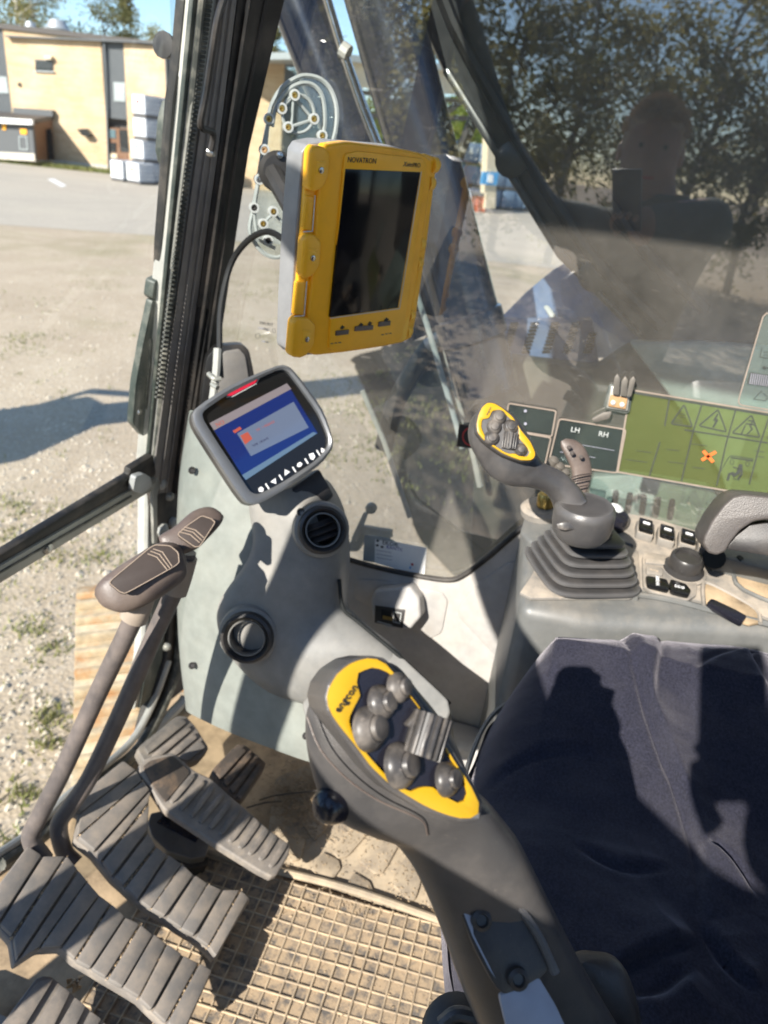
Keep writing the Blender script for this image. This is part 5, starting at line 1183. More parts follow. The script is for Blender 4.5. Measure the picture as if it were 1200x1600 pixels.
# hasp / latch
ht = thing("window_hasp", "dusty metal window hasp with two prongs above the green sticker", "hasp", RW.px(968, 615))
HP = Pl(RW.px(968, 620, .004), V((0, -1, 0)), N=V((-1, 0, .1)))
slab("hasp_base", rpoly([(952, 600), (985, 605), (990, 610), (984, 644), (978, 647), (946, 640), (943, 634)], .12), HP, 0, -.004, "frame_green", ht, .0015)
slab("hasp_rim", [(955, 603), (986, 608), (981, 643), (947, 638)], HP, .004, -.001, "silver_rail", ht, .002)
slab("hasp_plate", [(954, 617), (981, 622), (978, 640), (950, 635)], HP, .008, .0042, "rust", ht, .0015)
for q in ([(957, 616), (960, 590), (965, 584), (969, 592), (967, 618)], [(969, 618), (971, 596), (977, 588), (981, 594), (979, 620)], [(979, 620), (984, 594), (990, 588), (993, 594), (986, 620)]): slab("hasp_prong", rpoly(q, .15), HP, .014, .008, "prong", ht, .0015)
for x, y in ((958, 629), (972, 632)): lathe("hasp_screw", HP.px(x, y, .008), HP.N, [(.0035, 0), (.003, .002), (.0001, .003)], "silver_light", ht, 12)
slab("lower_tab", rpoly([(924, 655), (942, 645), (956, 643), (952, 654), (930, 660)], .2), HP, .004, -.002, "prong", ht, .002)
# printed card stuck behind the lower edge of the glass
cdp = Pl((.4985, .3, .5), V((0, -1, 0)), N=V((-1, 0, 0)))
cds = thing("info_card", "white printed card tucked into the lower edge of the side glass", "card", cdp.px(620, 860))
def zc(l): return zz(l, 555, 815, .1)
slab("paper", zc([(310, 280), (640, 320), (1118, 412), (1080, 830), (720, 765), (300, 640)]), cdp, .0008, .0003, "card_white", cds)
slab("paper", zc([(145, 205), (540, 260), (640, 320), (310, 280), (300, 640), (120, 610)]), cdp, .0006, .0001, "panel_pale", cds)
ctx = cdp.px(*zc([(750, 370)])[0])-cdp.px(*zc([(330, 290)])[0])
text("print", "EKOR", .0105, cdp.px(*zc([(545, 345)])[0], .0010), ctx, EZ, "print_black", cds)
text("print", "RANTE", .0090, cdp.px(*zc([(610, 420)])[0], .0010), ctx, EZ, "ui_text", cds)
for x, y in ((350, 300), (345, 370), (420, 395)): slab("print_mark", zc([(x-22, y-16), (x+22, y-12), (x+20, y+18), (x-22, y+14)]), cdp, .0011, .0007, "print_black", cds)
for y, L in ((445, 230), (505, 240), (560, 240)): strip("print_line", zc([(335, y), (335+L, y+L*.17)]), cdp, .0008, .0010, "print_grey", cds, .0003)
slab("print_mark", zc([(865, 655), (900, 650), (915, 680), (885, 695)]), cdp, .0011, .0007, "print_red", cds)
slab("print_mark", zc([(850, 700), (875, 705), (868, 740), (845, 735)]), cdp, .0011, .0007, "sign_blue", cds)

# ================================================================== THE MACHINE BEYOND THE GLASS
bo = thing("boom", "dark raised excavator boom close behind the side window", "boom", (.95, -.1, .8))
bp = [onx(x, y, .95) for x, y in ((1045, 560), (1000, 530), (870, 400), (690, 110), (640, 0))]
bw = bp+[V((.95, 1.35, 2.55)), V((.95, 3.0, 3.1)), V((.95, 3.2, 3.45)), V((.95, 1.1, 3.25)), V((.95, .0, 2.3)), V((.95, -.95, 1.2)), V((.95, -.75, .70)), V((.95, -.35, .62))]
prism("boom_box", bw, V((.42, 0, 0)), "boom_paint", bo, .012)
e1 = [onx(x, y, .945) for x, y in ((1000, 520), (880, 398), (705, 112), (650, -10))]
tube("boom_pipe", [p+V((-.012, -.035, .02)) for p in e1], .012, "hose", bo, 8, 3)
tube("boom_pipe", [p+V((-.012, -.10, .06)) for p in e1], .012, "hose", bo, 8, 3)
slab("boom_flange", [(690, 112), (870, 402), (1000, 532), (1004, 524), (878, 392), (700, 104)], Pl((.94, 0, 1), V((0, -1, 0)), N=V((-1, 0, 0))), .004, -.012, "boom_paint", bo, .003)
for x, y in ((800, 250), (930, 430)): lathe("boom_boss", onx(x, y, .945), V((-1, 0, 0)), [(.03, -.01), (.03, .01), (.02, .015), (.0001, .015)], "boom_paint", bo, 16)
def cyl(label, a, b, r, x):
    t = thing("boom_cylinder", label, "hydraulic cylinder", onx(*a, x))
    A_, B_ = onx(*a, x), onx(*b, x); d = (B_-A_).normalized()
    tube("barrel", [A_, B_], r, "cyl_paint", t, 32)
    lathe("barrel_collar", A_+d*.10, d, [(r*1.0, 0), (r*1.10, .004), (r*1.10, .05), (r*1.0, .054)], "cyl_paint", t, 32)
    tube("feed_pipe", [A_+d*.05+V((-.0, .07, .03)), A_+d*.5+V((0, .07, .03)), B_+V((0, .07, .03))], .010, "silver_rail", t, 8)
    tube("rod_eye", [A_-d*.06+V((-.06, 0, 0)), A_-d*.06+V((.06, 0, 0))], r*.9, "boom_paint", t, 20)
    return t
cyl("dark blue hydraulic boom cylinder right of the yellow tablet", (762, 610), (545, -190), .060, .86)
cyl("dark blue hydraulic cylinder partly hidden by the yellow tablet", (668, 520), (400, -170), .052, 1.00)
hy = thing("hydraulic_pipe", "bright chrome pipe slanting above the yellow tablet", "pipe", onx(560, 170, .93))
tube("pipe", [onx(x, y, .93) for x, y in ((505, -20), (535, 80), (566, 170), (588, 225))], .0085, "chrome", hy, 12)
tube("clamp", [onx(534, 76, .925), onx(545, 84, .925)], .014, "frame_grey", hy, 10)
tag(tube("hydraulic_pipe", [onx(x, y, .90) for x, y in ((560, 20), (590, 110), (612, 190), (640, 300), (700, 560), (735, 690), (750, 760))], .007, "frame_grey", None, 10, 3), "thin dusty pipe between the two boom cylinders", "pipe")
tag(tube("hydraulic_pipe", [onx(x, y, .80) for x, y in ((640, 430), (668, 510), (690, 585), (712, 660), (722, 700))], .0055, "panel_pale", None, 10, 3), "pale thin pipe below the right edge of the yellow tablet", "pipe")
hs = thing("hydraulic_hose", "thick black hydraulic hose below the yellow tablet", "hose", onx(640, 580, .9))
tube("hose_line", [onx(x, y, .92) for x, y in ((705, 505), (670, 545), (640, 590), (615, 640), (600, 700))], .021, "hose", hs, 12, 4)
tube("hose_fitting", [onx(668, 540, .89), onx(690, 526, .89)], .014, "silver_light", hs, 12)
# the arm with its bucket, left of the picture: only its shadow reaches the yard in view
am = thing("arm_and_bucket", "dipper arm with bucket lowered ahead of the cab", "arm", (1.1, 4.6, 0))
prism("arm_box", [V((.95, 3.0, 3.4)), V((.95, 3.5, 3.5)), V((.95, 5.0, 1.0)), V((.95, 4.75, .75))], V((.32, 0, 0)), "boom_paint", am, .02)
bkp = [V((.5, 4.5, .7)), V((.5, 5.1, .85)), V((.5, 5.3, .2)), V((.5, 4.9, -.45)), V((.5, 4.5, -.55)), V((.5, 4.75, .0))]
prism("bucket", bkp, V((1.2, 0, 0)), "boom_paint", am, .03)
tube("linkage", [V((1.1, 4.4, 1.6)), V((1.1, 5.4, 1.3)), V((1.1, 5.2, .6))], .06, "boom_paint", am, 8)

bd = thing("machine_body", "teal-green machine body with vents and a step plate outside the side window", "machine body", (1.2, -.3, 0))
BX = Pl((.86, 0, .5), V((0, -1, 0)), N=V((-1, 0, 0)))
slab("shaded_side", [(735, 830), (742, 700), (762, 600), (790, 560), (930, 576), (985, 540), (1200, 560), (1400, 600), (1400, 950), (735, 950)], BX, -.10, -.16, "shaded_muddy_frame", bd, .01)  # dark tone holds the shade on this part of the body
tube("ground_pipe", [onx(x, y, .70) for x, y in ((566, 610), (600, 690), (640, 808))], .005, "frame_grey", bd, 8)
TPN = Pl((.90, 0, .6), V((0, -1, 0)), N=V((-1, 0, .06)))
slab("lit_panel", [(983, 536), (1100, 536), (1420, 560), (1420, 930), (1180, 930), (1128, 745), (1062, 640)], TPN, .0, -.06, "shell_green", bd, .008)  # diagonal left edge is shaped as the shadow's edge on the tank side
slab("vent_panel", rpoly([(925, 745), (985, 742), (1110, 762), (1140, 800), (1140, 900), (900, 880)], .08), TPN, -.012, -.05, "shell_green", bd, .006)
for r in range(2):
    for k in range(5):
        x0, y0 = 958+k*22+(-8 if r else 0), (766+k*3.4) if r == 0 else (812+k*3)
        L = 34 if r == 0 else 24
        slab("vent_slot", rpoly([(x0, y0), (x0+10, y0+1), (x0+5, y0+L), (x0-5, y0+L-1)], .3), TPN, -.009, -.0135, "slot_black", bd, .001)
# perforated step plate and pale tank beyond it
STP = Pl(onx(850, 540, 1.08), EX, N=V((-.42, 0, 1)))
stq = [(776, 497), (925, 494), (938, 574), (870, 565), (798, 552)]
slab("step_plate", stq, STP, 0, -.02, "step_skylit", bd, .003)
for r in range(5):
    for k in range(9):
        t = k/8; ax, ay = 792+r*29, 500; bx, by = 800+r*29-30*0, 552
        x = (800+r*32)-14*t+4; y = 505+44*t
        if x > 928: continue
        slab("step_hole", [(x-7, y-1), (x+5, y-2), (x+6, y+.6), (x-6, y+1.6)], STP, .004, .0006, "slot_black", bd)
TK = Pl(onx(860, 460, 1.35), V((0, -1, 0)), N=V((-.8, .3, .5)))
slab("tank_shell", [(778, 497), (820, 455), (862, 420), (893, 402), (925, 430), (1010, 520), (1010, 560), (920, 500)], TK, 0, -.25, "step_skylit", bd, .01)
slab("tank_cap", rpoly([(848, 478), (856, 476), (868, 492), (860, 497)], .3), TK, .02, 0, "silver_light", bd, .002)
hr = thing("handrail", "thin dark handrail crossing the gap between boom and cylinder", "handrail", onx(725, 225, 1.6))
tube("rail", [onx(x, y, 1.6) for x, y in ((760, 150), (738, 190), (718, 240), (700, 290))], .016, "hose", hr, 10)
pn = thing("side_mirror_panel", "pale upright panel edge behind the boom", "panel", onx(880, 380, 1.5))
slab("panel_face", [(850, 345), (868, 342), (915, 420), (900, 440), (882, 412)], Pl(onx(880, 380, 1.5), V((0, -1, 0)), N=V((-1, 0, .1))), 0, -.03, "panel_pale", pn, .003)
sl_ = thing("outer_sill", "pale sunlit cab sill corner outside the lower edge of the side glass", "sill", onx(580, 840, .56))
OS = Pl((.56, 0, .45), V((0, -1, 0)), N=V((-1, 0, .3)))
slab("sill_rail", [(566, 822), (610, 829), (610, 842), (574, 836), (558, 862), (546, 862), (544, 850)], OS, 0, -.02, "frame_grey", sl_, .002)
slab("sill_rail", [(548, 842), (568, 800), (573, 802), (556, 848)], OS, .006, -.01, "frame_grey", sl_, .002)
lathe("sill_bolt", onx(580, 794, .58), V((-1, 0, 0)), [(.010, -.004), (.010, .004), (.007, .007), (.0001, .007)], "silver_rail", sl_, 12)

# crawler track under the cab front
ta, tb2 = onz(112, 1205, -.35), onz(118, 938, -.35); u = (tb2-ta).normalized(); wv = V((u.y, -u.x, 0))
if wv.x < 0: wv = -wv
ct = thing("crawler_track", "rusty dusty crawler track below the front glass", "track", ta)
Lt = (tb2-ta).length; PITCH = .085; n0 = -14; n1 = int(Lt/PITCH)
for k in range(n0, n1+1):
    c = ta+u*(k*PITCH)
    mm = "track_steel"
    jj = rnd.uniform(-.006, .006)
    box("track_shoe", c+wv*.30+V((0, 0, -.02+jj)), wv, u, EZ, .30, PITCH*.44, .012, "track_mud" if k % 3 == 1 else mm, ct, .004)
    sh = bpy.data.objects[[o for o in bpy.data.objects.keys() if o.startswith("track_shoe")][-1]]
    box("grouser_bar", c+wv*.30+u*(PITCH*.28)+V((0, 0, .006+jj)), wv, u, EZ, .298, .011, .014, mm, ct, .004)
# rounded front of the track
for q in range(1, 6):
    a = q*.33; R_ = .32; c = tb2+u*(R_*math.sin(a))+V((0, 0, -R_*(1-math.cos(a)))); uu = (u*math.cos(a)-EZ*math.sin(a)); nn = (u*math.sin(a)+EZ*math.cos(a))
    box("track_shoe", c+wv*.30-nn*.02, wv, uu, nn, .30, .045, .012, "track_steel", ct, .004)
box("track_frame", ta+wv*.30+u*(Lt*.3)+V((0, 0, -.30)), wv, u, EZ, .18, Lt*.9, .16, "shell_dark", ct, .02)
# ================================================================== THE YARD
GZ = -1.15
struct(mk("ground", [V((-400, -400, GZ)), V((500, -400, GZ)), V((500, 500, GZ)), V((-400, 500, GZ))], [(0, 1, 2, 3)], "gravel", None, False))
aq = [onz(x, y, GZ+.004) for x, y in ((-300, 330), (300, 372), (700, 400), (1200, 460), (1300, 345), (700, 318), (300, 285), (-300, 222))]
struct(mk("asphalt_yard", aq, [tuple(range(len(aq)))], "asphalt", None, False))
# pebbles near the machine (nobody could count them)
vs, fs = [], []
for i in range(4500):
    px, py = rnd.uniform(-60, 560), rnd.uniform(560, 1380) if i % 2 else rnd.uniform(420, 900)
    p = onz(px, py, GZ); r = rnd.uniform(.006, .02)*(1 if rnd.random() < .93 else 1.8); k = len(vs)
    vs += [p+V((r*math.cos(a), r*.8*math.sin(a), 0)) for a in (0, 1.2, 2.5, 3.7, 5.0)]+[p+V((rnd.uniform(-.3, .3)*r, rnd.uniform(-.3, .3)*r, r*.7))]
    fs += [(k+j, k+(j+1) % 5, k+5) for j in range(5)]
tag(mk("pebbles", vs, fs, "pebble", None, False), "loose pebbles scattered over the gravel yard", "gravel", kind="stuff")
vs, fs = [], []
def tuft(p, n, h, sp):
    for _ in range(n):
        a = rnd.uniform(0, 6.28); q = p+V((rnd.gauss(0, sp), rnd.gauss(0, sp), 0)); l = h*rnd.uniform(.5, 1.2); s = V((math.cos(a), math.sin(a), 0))*.006
        t = q+V((rnd.gauss(0, .35)*l, rnd.gauss(0, .35)*l, l)); k = len(vs); vs.extend([q-s, q+s, t]); fs.append((k, k+1, k+2))
for px, py, n, sp in ((30, 538, 60, .14), (62, 530, 60, .15), (20, 795, 70, .06), (15, 840, 50, .06), (85, 1125, 60, .04), (70, 1160, 40, .04), (95, 1010, 40, .04), (140, 870, 60, .10), (50, 990, 40, .05), (110, 800, 50, .12), (60, 880, 40, .06), (150, 440, 40, .4), (45, 470, 40, .4), (30, 1240, 40, .04), (10, 1330, 40, .05),
                     (400, 470, 80, .35), (430, 450, 70, .4), (560, 640, 140, .30), (535, 600, 140, .4), (600, 700, 100, .2), (520, 720, 60, .15), (650, 640, 120, .3), (840, 405, 60, .5), (790, 400, 60, .6), (770, 420, 50, .5)):
    for _ in range(3): tuft(onz(px+rnd.gauss(0, 12), py+rnd.gauss(0, 6), GZ), n//2, .035, sp*.8)
for i in range(240):
    px, py = rnd.uniform(-30, 560), rnd.uniform(430, 1300); tuft(onz(px, py, GZ), 7, .03, .05)
for i in range(70):
    px, py = rnd.uniform(556, 760), rnd.uniform(545, 800)
    tuft(onz(px, py, GZ), 9, .05, .07)
tag(mk("weeds", vs, fs, "grass", None, False), "small green weed tufts growing in the gravel", "grass", kind="stuff")

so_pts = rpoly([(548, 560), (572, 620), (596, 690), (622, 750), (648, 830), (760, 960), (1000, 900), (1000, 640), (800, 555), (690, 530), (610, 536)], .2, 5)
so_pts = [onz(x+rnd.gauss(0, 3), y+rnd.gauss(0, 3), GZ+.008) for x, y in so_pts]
struct(mk("shaded_soil_patch", so_pts, [tuple(range(len(so_pts)))], "shaded_soil", None, False))  # dark sheet stands in for ground lying in shade
# ---------------- the brick building
B1, B2 = onz(60, 256, GZ), onz(172, 269, GZ); bx_ = (B2-B1); bx_.z = 0; bx_.normalize()
bn = EZ.cross(bx_); bn = bn if bn.dot(CAM-B1) > 0 else -bn
FB = Pl(B1, bx_, N=bn)
def uvplane(o, pl):
    me = o.data; uvl = me.uv_layers.new(name="UVMap"); off = wl(o.parent)
    for l in me.loops:
        p = me.vertices[l.vertex_index].co+off; a, b = pl.loc(p); uvl.data[l.index].uv = (a, b)
bl_ = thing("brick_building", "two-storey ochre brick building with grey cladding strips across the yard", "building", B1)
TOPH = FB.loc(FB.px(80, 54))[1]
def fx(x, y): return FB.loc(FB.px(x, y))[0]
def wallpiece(name, u0, u1, v0, v1, off, th, m):
    pts = [FB.uv(u0, v0, off), FB.uv(u1, v0, off), FB.uv(u1, v1, off), FB.uv(u0, v1, off)]
    o = prism(name, pts, FB.N*-th, m, bl_, 0, 2, 35, False)
    if m == "brick_ochre": uvplane(o, FB)
    return o
uA0, uA1, uB1, uC1 = fx(16, 150), fx(163, 150), fx(197, 150), fx(262, 150)
wallpiece("brick_wall", uA0, uA1, -.1, TOPH, 0, .35, "brick_ochre")
wallpiece("brick_wall", uB1, uC1, -.1, TOPH, 0, .35, "brick_ochre")
uD = fx(330, 150)
wallpiece("cladding", uA1, uB1, 2.55, TOPH, -.08, .3, "cladding")
wallpiece("cladding", uC1, uD, -.1, TOPH, -.08, .3, "cladding")
wallpiece("cladding", uA0-9, uA0, -.1, TOPH, -.08, .3, "cladding")
uE = fx(440, 200)
wallpiece("brick_wall", uD, uE, -.1, TOPH, 0, .35, "brick_ochre")
for u0, u1, v0 in ((uA1, uB1, 2.55), (uC1, uD, 0), (uA0-4, uA0, 0)):
    n = int((u1-u0)/.16)
    for k in range(n): wallpiece("cladding_rib", u0+(k+.25)*(u1-u0)/n, u0+(k+.62)*(u1-u0)/n, v0, TOPH-.02, -.05, .04, "cladding")
wallpiece("plinth", uA0, uA1, -.1, .30, .03, .05, "concrete")
wallpiece("ledge", uA0, uA1, 1.5, 1.53, .02, .03, "cream")
wallpiece("parapet_trim", uA0-10, uE, TOPH, TOPH+.22, .12, .5, "cladding_trim")
wallpiece("core", uA0-9, uE-.2, -.1, TOPH-.1, -.5, 14, "cladding_trim")
def fq(name, q, off, th, m): return slab(name, q, FB, off, off-th, m, bl_)
fq("window", [(55, 94), (82, 96), (82, 111), (55, 110)], .06, .1, "window_dark")
fq("window_frame", [(53, 92.5), (84, 94.5), (84, 96.5), (53, 94.5)], .09, .06, "cladding")
fq("wall_lamp", [(68, 86), (80, 87), (79, 93), (69, 92)], .25, .25, "cream")
for x in (160.5, 256): fq("downpipe", [(x, 58), (x+2.2, 58), (x+10, 262), (x+7.8, 262)], .14, .12, "cladding")
fq("gutter", [(8, 55), (262, 66), (262, 68.5), (8, 57.5)], .30, .26, "cladding")
fq("window_sill", [(53, 110), (84, 111.5), (84, 113), (53, 111.5)], .12, .1, "galv")
for y in (98.5, 103): fq("window_bar", [(55, y), (82, y+1), (82, y+1.8), (55, y+.8)], .075, .03, "cladding")
fq("wall_hook", [(28, 129), (31, 129), (31, 135), (28, 134)], .1, .1, "window_dark")
fq("pale_panel", [(177, 128), (195, 129), (196, 159), (178, 158)], -.02, .05, "panel_pale")
fq("pale_panel", [(-20, 118), (10, 120), (14, 146), (-20, 145)], -.02, .05, "panel_pale")
fq("wall_pipe", [(120, 202), (135, 201), (142, 210), (138, 214), (128, 212)], .35, .3, "window_dark")
wd_ = fq("door", [(166, 199), (200, 201), (206, 262), (169, 262)], -.02, .1, "wood_brown")
for q, m in (([(169, 202), (180, 202.5), (181, 216), (170, 215)], "window_blue"), ([(170, 223), (181, 223), (181, 238), (171, 237)], "window_dark"), ([(186, 202), (199, 203), (202, 238), (188, 237)], "window_dark"), ([(169, 240), (182, 240), (183, 247), (170, 247)], "cream")):
    slab("pane" if "window" in m else "door_panel", q, FB, .02, -.04, m, wd_)
# entrance porch
PF = Pl(FB.P+FB.N*2.6, FB.X, N=FB.N)
pc = thing("entrance_porch", "grey entrance porch with white-edged canopy against the brick building", "porch", FB.px(30, 245))
slab("front_wall", [(-30, 190), (50, 194), (55, 250), (-30, 244)], PF, 0, -.2, "porch_dark", pc)
slab("base_strip", [(-30, 236), (53.5, 240), (54.5, 252), (-30, 247)], PF, .06, -.02, "concrete", pc)
slab("canopy_edge", [(-30, 182), (50, 187), (50, 195), (-30, 191)], PF, .30, .1, "tote_white", pc)
a, b, c, d = PF.px(-30, 182, .28), PF.px(50, 186.5, .28), FB.px(84, 181, .0), FB.px(-30, 172, .0)
prism("canopy_roof", [a, b, c, d], V((0, 0, -.18)), "cladding_trim", pc)
a, b = PF.px(50, 195, -.02), PF.px(54, 250, -.02); c, d = FB.px(86, 250, .02), FB.px(82, 186, .02)
prism("side_wall", [a, b, c, d], FB.X*-.12, "wood_brown", pc)
slab("door", [(66, 205), (80, 200), (84, 249), (70, 250)], Pl(FB.P+FB.N*.9, FB.X, N=FB.N), 0, -.1, "window_dark", pc)
slab("upper_wall", [(20, 168), (82, 172), (82, 182), (20, 180)], FB, .3, 0, "porch_dark", pc)
slab("notice", [(31, 201), (41, 201.5), (42, 210), (32, 209.5)], PF, .04, -.01, "sign_orange", pc)
slab("notice", [(3, 194), (9, 194), (9, 203), (4, 203)], PF, .04, -.01, "sign_orange", pc)
strip("notice_board", [(30, 213), (42, 214), (43, 234), (31, 233)], PF, .02, .05, "panel_pale", pc, .02, True)
for lb, x, y0, y1, r in (("small round galvanised roof vent on the brick building, the left and narrower one", 48.5, 34, 50, .30), ("larger galvanised conical roof vent on the brick building", 91, 31, 52, .55)):
    base = Pl(FB.P-FB.N*2, FB.X, N=FB.N).px(x, y1); topz = Pl(FB.P-FB.N*2, FB.X, N=FB.N).px(x, y0); h = topz.z-base.z
    t = thing("roof_vent", lb, "roof vent", base)
    lathe("vent_body", base, EZ, [(r*1.15, -.3), (r*1.15, h*.25), (r*.95, h*.5), (r*.7, h*.95), (r*.55, h), (.0001, h)], "galv", t, 20)
    lathe("vent_collar", base, EZ, [(r*1.25, h*.18), (r*1.28, h*.30), (r*1.1, h*.34)], "galv", t, 20)
gs = [onz(x, y, GZ+.05) for x, y in ((-40, 249), (60, 258), (178, 272), (178, 267), (60, 253), (-40, 244))]
vs, fs = [], []
for i in range(2500):
    t = rnd.random(); x = -40+218*t; y = (249+23*t if t < 2 else 0)-rnd.uniform(-1, 2.5)
    p = onz(x, y, GZ); tuftn = 1
    a = rnd.uniform(0, 6.28); s = V((math.cos(a), math.sin(a), 0))*.03; l = rnd.uniform(.08, .28); k = len(vs); vs += [p-s, p+s, p+V((rnd.gauss(0, .08), rnd.gauss(0, .08), l))]; fs.append((k, k+1, k+2))
tag(mk("grass_verge", vs, fs, "grass", None, False), "bright green grass verge along the foot of the brick building", "grass", kind="stuff")
struct(slab("road_marking", [(74, 280), (84, 279), (104, 290), (96, 292)], Pl((0, 0, GZ+.008), EX, N=EZ), 0, -.003, "print_white", None))

# ---------------- stacked liquid totes
def tote(name, label, c, ang, group, mats=("tote_white", "galv"), logo=None, small=False, sc=1.0):
    X = V((math.cos(ang), math.sin(ang), 0)); Y = EZ.cross(X)
    t = thing(name, label, "tote", c, group)
    box("pallet", c+EZ*.07, X, Y, EZ, .60, .50, .07, "pallet", t, .01)
    box("bottle", c+EZ*.64, X, Y, EZ, .575, .475, .49, mats[0], t, .06, 2)
    t.scale = (sc, sc, sc)
    if not small:
        ls = []
        for k in range(9):
            a = -.56+k*.14
            for s in (-1, 1): ls.append([c+X*a+Y*(s*.495)+EZ*.14, c+X*a+Y*(s*.495)+EZ*1.15])
        for k in range(7):
            a = -.45+k*.15
            for s in (-1, 1): ls.append([c+X*(s*.595)+Y*a+EZ*.14, c+X*(s*.595)+Y*a+EZ*1.15])
        for z in (.2, .42, .64, .86, 1.06, 1.15):
            for s in (-1, 1): ls.append([c-X*.6+Y*(s*.497)+EZ*z, c+X*.6+Y*(s*.497)+EZ*z]); ls.append([c-Y*.5+X*(s*.597)+EZ*z, c+Y*.5+X*(s*.597)+EZ*z])
        tubes("cage", ls, .020, "tote_grey", t, 4)
        lf = -1
        box("label_plate", c+X*(lf*.62)+EZ*.66, Y, EZ, X, .46, .44, .004, mats[0], t)
        if logo: box("logo_patch", c+X*(lf*.626)+EZ*.78+Y*.05, Y, EZ, X, .10, .10, .004, logo, t)
    return t
SCT = .76; cst = onz(234, 287, GZ); ang = RAD(-12)
# the white end face looks towards the sun, the long caged side towards the camera's right
Xs = V((math.cos(ang), math.sin(ang), 0))
names = ["bottom tote of the tall caged stack by the brick building", "second tote from the ground in the tall caged stack", "third tote from the ground in the tall caged stack", "top tote of the tall caged stack, with a red mark"]
for k in range(4): tote("liquid_tote", "white caged liquid tote, "+names[k], cst+EZ*(k*1.17*SCT)+Xs*(-.2 if k in (1, 0) else 0), ang, "liquid totes stacked by the brick building", logo=("sign_blue" if k == 1 else "print_red") if k in (1, 3) else None, sc=SCT)
for k in range(4): tote("liquid_tote", "grey shaded liquid tote behind the windscreen edge, level %s of its stack" % ("one", "two", "three", "four")[k], cst+Xs*1.3*SCT+EZ*(k*1.17*SCT), ang, "liquid totes stacked by the brick building", sc=SCT)
tote("liquid_tote", "white tote on the ground left of the tall stack", cst+Xs*-1.3*SCT+EZ.cross(Xs)*.5, ang, "liquid totes stacked by the brick building", sc=SCT)
tote("liquid_tote", "pale tote with a yellow mark in front of the tall stack", cst+Xs*-1.25*SCT+EZ.cross(Xs)*-.45, ang, "liquid totes stacked by the brick building", logo="sign_orange", sc=SCT)

# ---------------- open shed with totes, seen past the boom
R0, R1 = onz(700, 322, GZ), onz(850, 331, GZ); ru = (R1-R0); ru.z = 0; ru.normalize(); rn = EZ.cross(ru); rn = rn if rn.dot(CAM-R0) > 0 else -rn
ra = math.atan2(ru.y, ru.x)
idx = 0
for r in range(3):
    for k in range(11):
        c = R0+ru*(k*1.28-4)+EZ*(r*1.18)+rn*(.12*math.sin(k*2.1+r))
        if r == 2 and k in (1, 6): continue
        t = tote("blue_tote", "blue-grey tote, %s from the left in the %s row of totes under the shed" % (("first", "second", "third", "fourth", "fifth", "sixth", "seventh", "eighth", "ninth", "tenth", "last")[k], ("bottom", "middle", "top")[r]), c, ra, "wall of blue-grey totes under the shed, %s row" % ("bottom", "middle", "top")[r], ("tote_blue", "galv"), None, True)
FS = Pl(R0+rn*3.0, ru, N=rn)
shd = thing("open_shed", "open shed with a cream fascia and dark roof truss behind the boom", "shed", R0)
slab("fascia", [(500, 92), (720, 112), (740, 150), (500, 132)], FS, .2, 0, "cream", shd)
slab("roof_sheet", [(500, 80), (720, 103), (720, 112), (500, 92)], FS, .6, -9, "panel_pale", shd)
for q in ([(560, 140), (760, 158), (760, 166), (560, 148)], [(560, 176), (760, 182), (760, 190), (560, 184)], [(640, 150), (652, 150), (700, 186), (690, 186)], [(720, 156), (732, 156), (690, 188), (680, 188)]): slab("truss_bar", q, FS, -.4, -.7, "cladding_trim", shd)
slab("post", [(766, 150), (782, 150), (774, 326), (758, 326)], FS, .2, -.2, "cream", shd)
slab("post", [(556, 120), (568, 120), (560, 305), (548, 305)], FS, .2, -.2, "cream", shd)
sg = thing("blue_sign", "small blue sign on the cream shed post", "sign", FS.px(768, 278, .3))
slab("sign_plate", [(755, 268), (779, 270), (776, 290), (752, 288)], FS, .32, .24, "sign_blue", sg)
slab("sign_mark", [(763, 272), (771, 273), (770, 286), (762, 285)], FS, .35, .30, "tote_white", sg)
rb_ = thing("red_bin", "orange-red skip bin beside the shed post", "bin", onz(742, 331, GZ))
RBp = Pl(onz(742, 331, GZ), ru, N=rn)
slab("bin_body", [(716, 304), (764, 307), (758, 333), (720, 330)], RBp, 0, -1.2, "bin_red", rb_, .04)
for x in (724, 735, 746, 756): slab("bin_rib", [(x, 305), (x+2.5, 305), (x+2, 331), (x-.5, 331)], RBp, .06, -.02, "bin_red", rb_)
slab("bin_lid", [(716, 300), (764, 302), (765, 307), (715, 304)], RBp, .08, -1.25, "cladding", rb_)
tag(lathe("white_canister", onz(718, 333, GZ)+rn*.3, EZ, [(.25, 0), (.27, .1), (.27, .9), (.12, 1.1), (.12, 1.2), (.0001, 1.2)], "tote_white", None, 14), "small white canister left of the red skip bin", "canister")

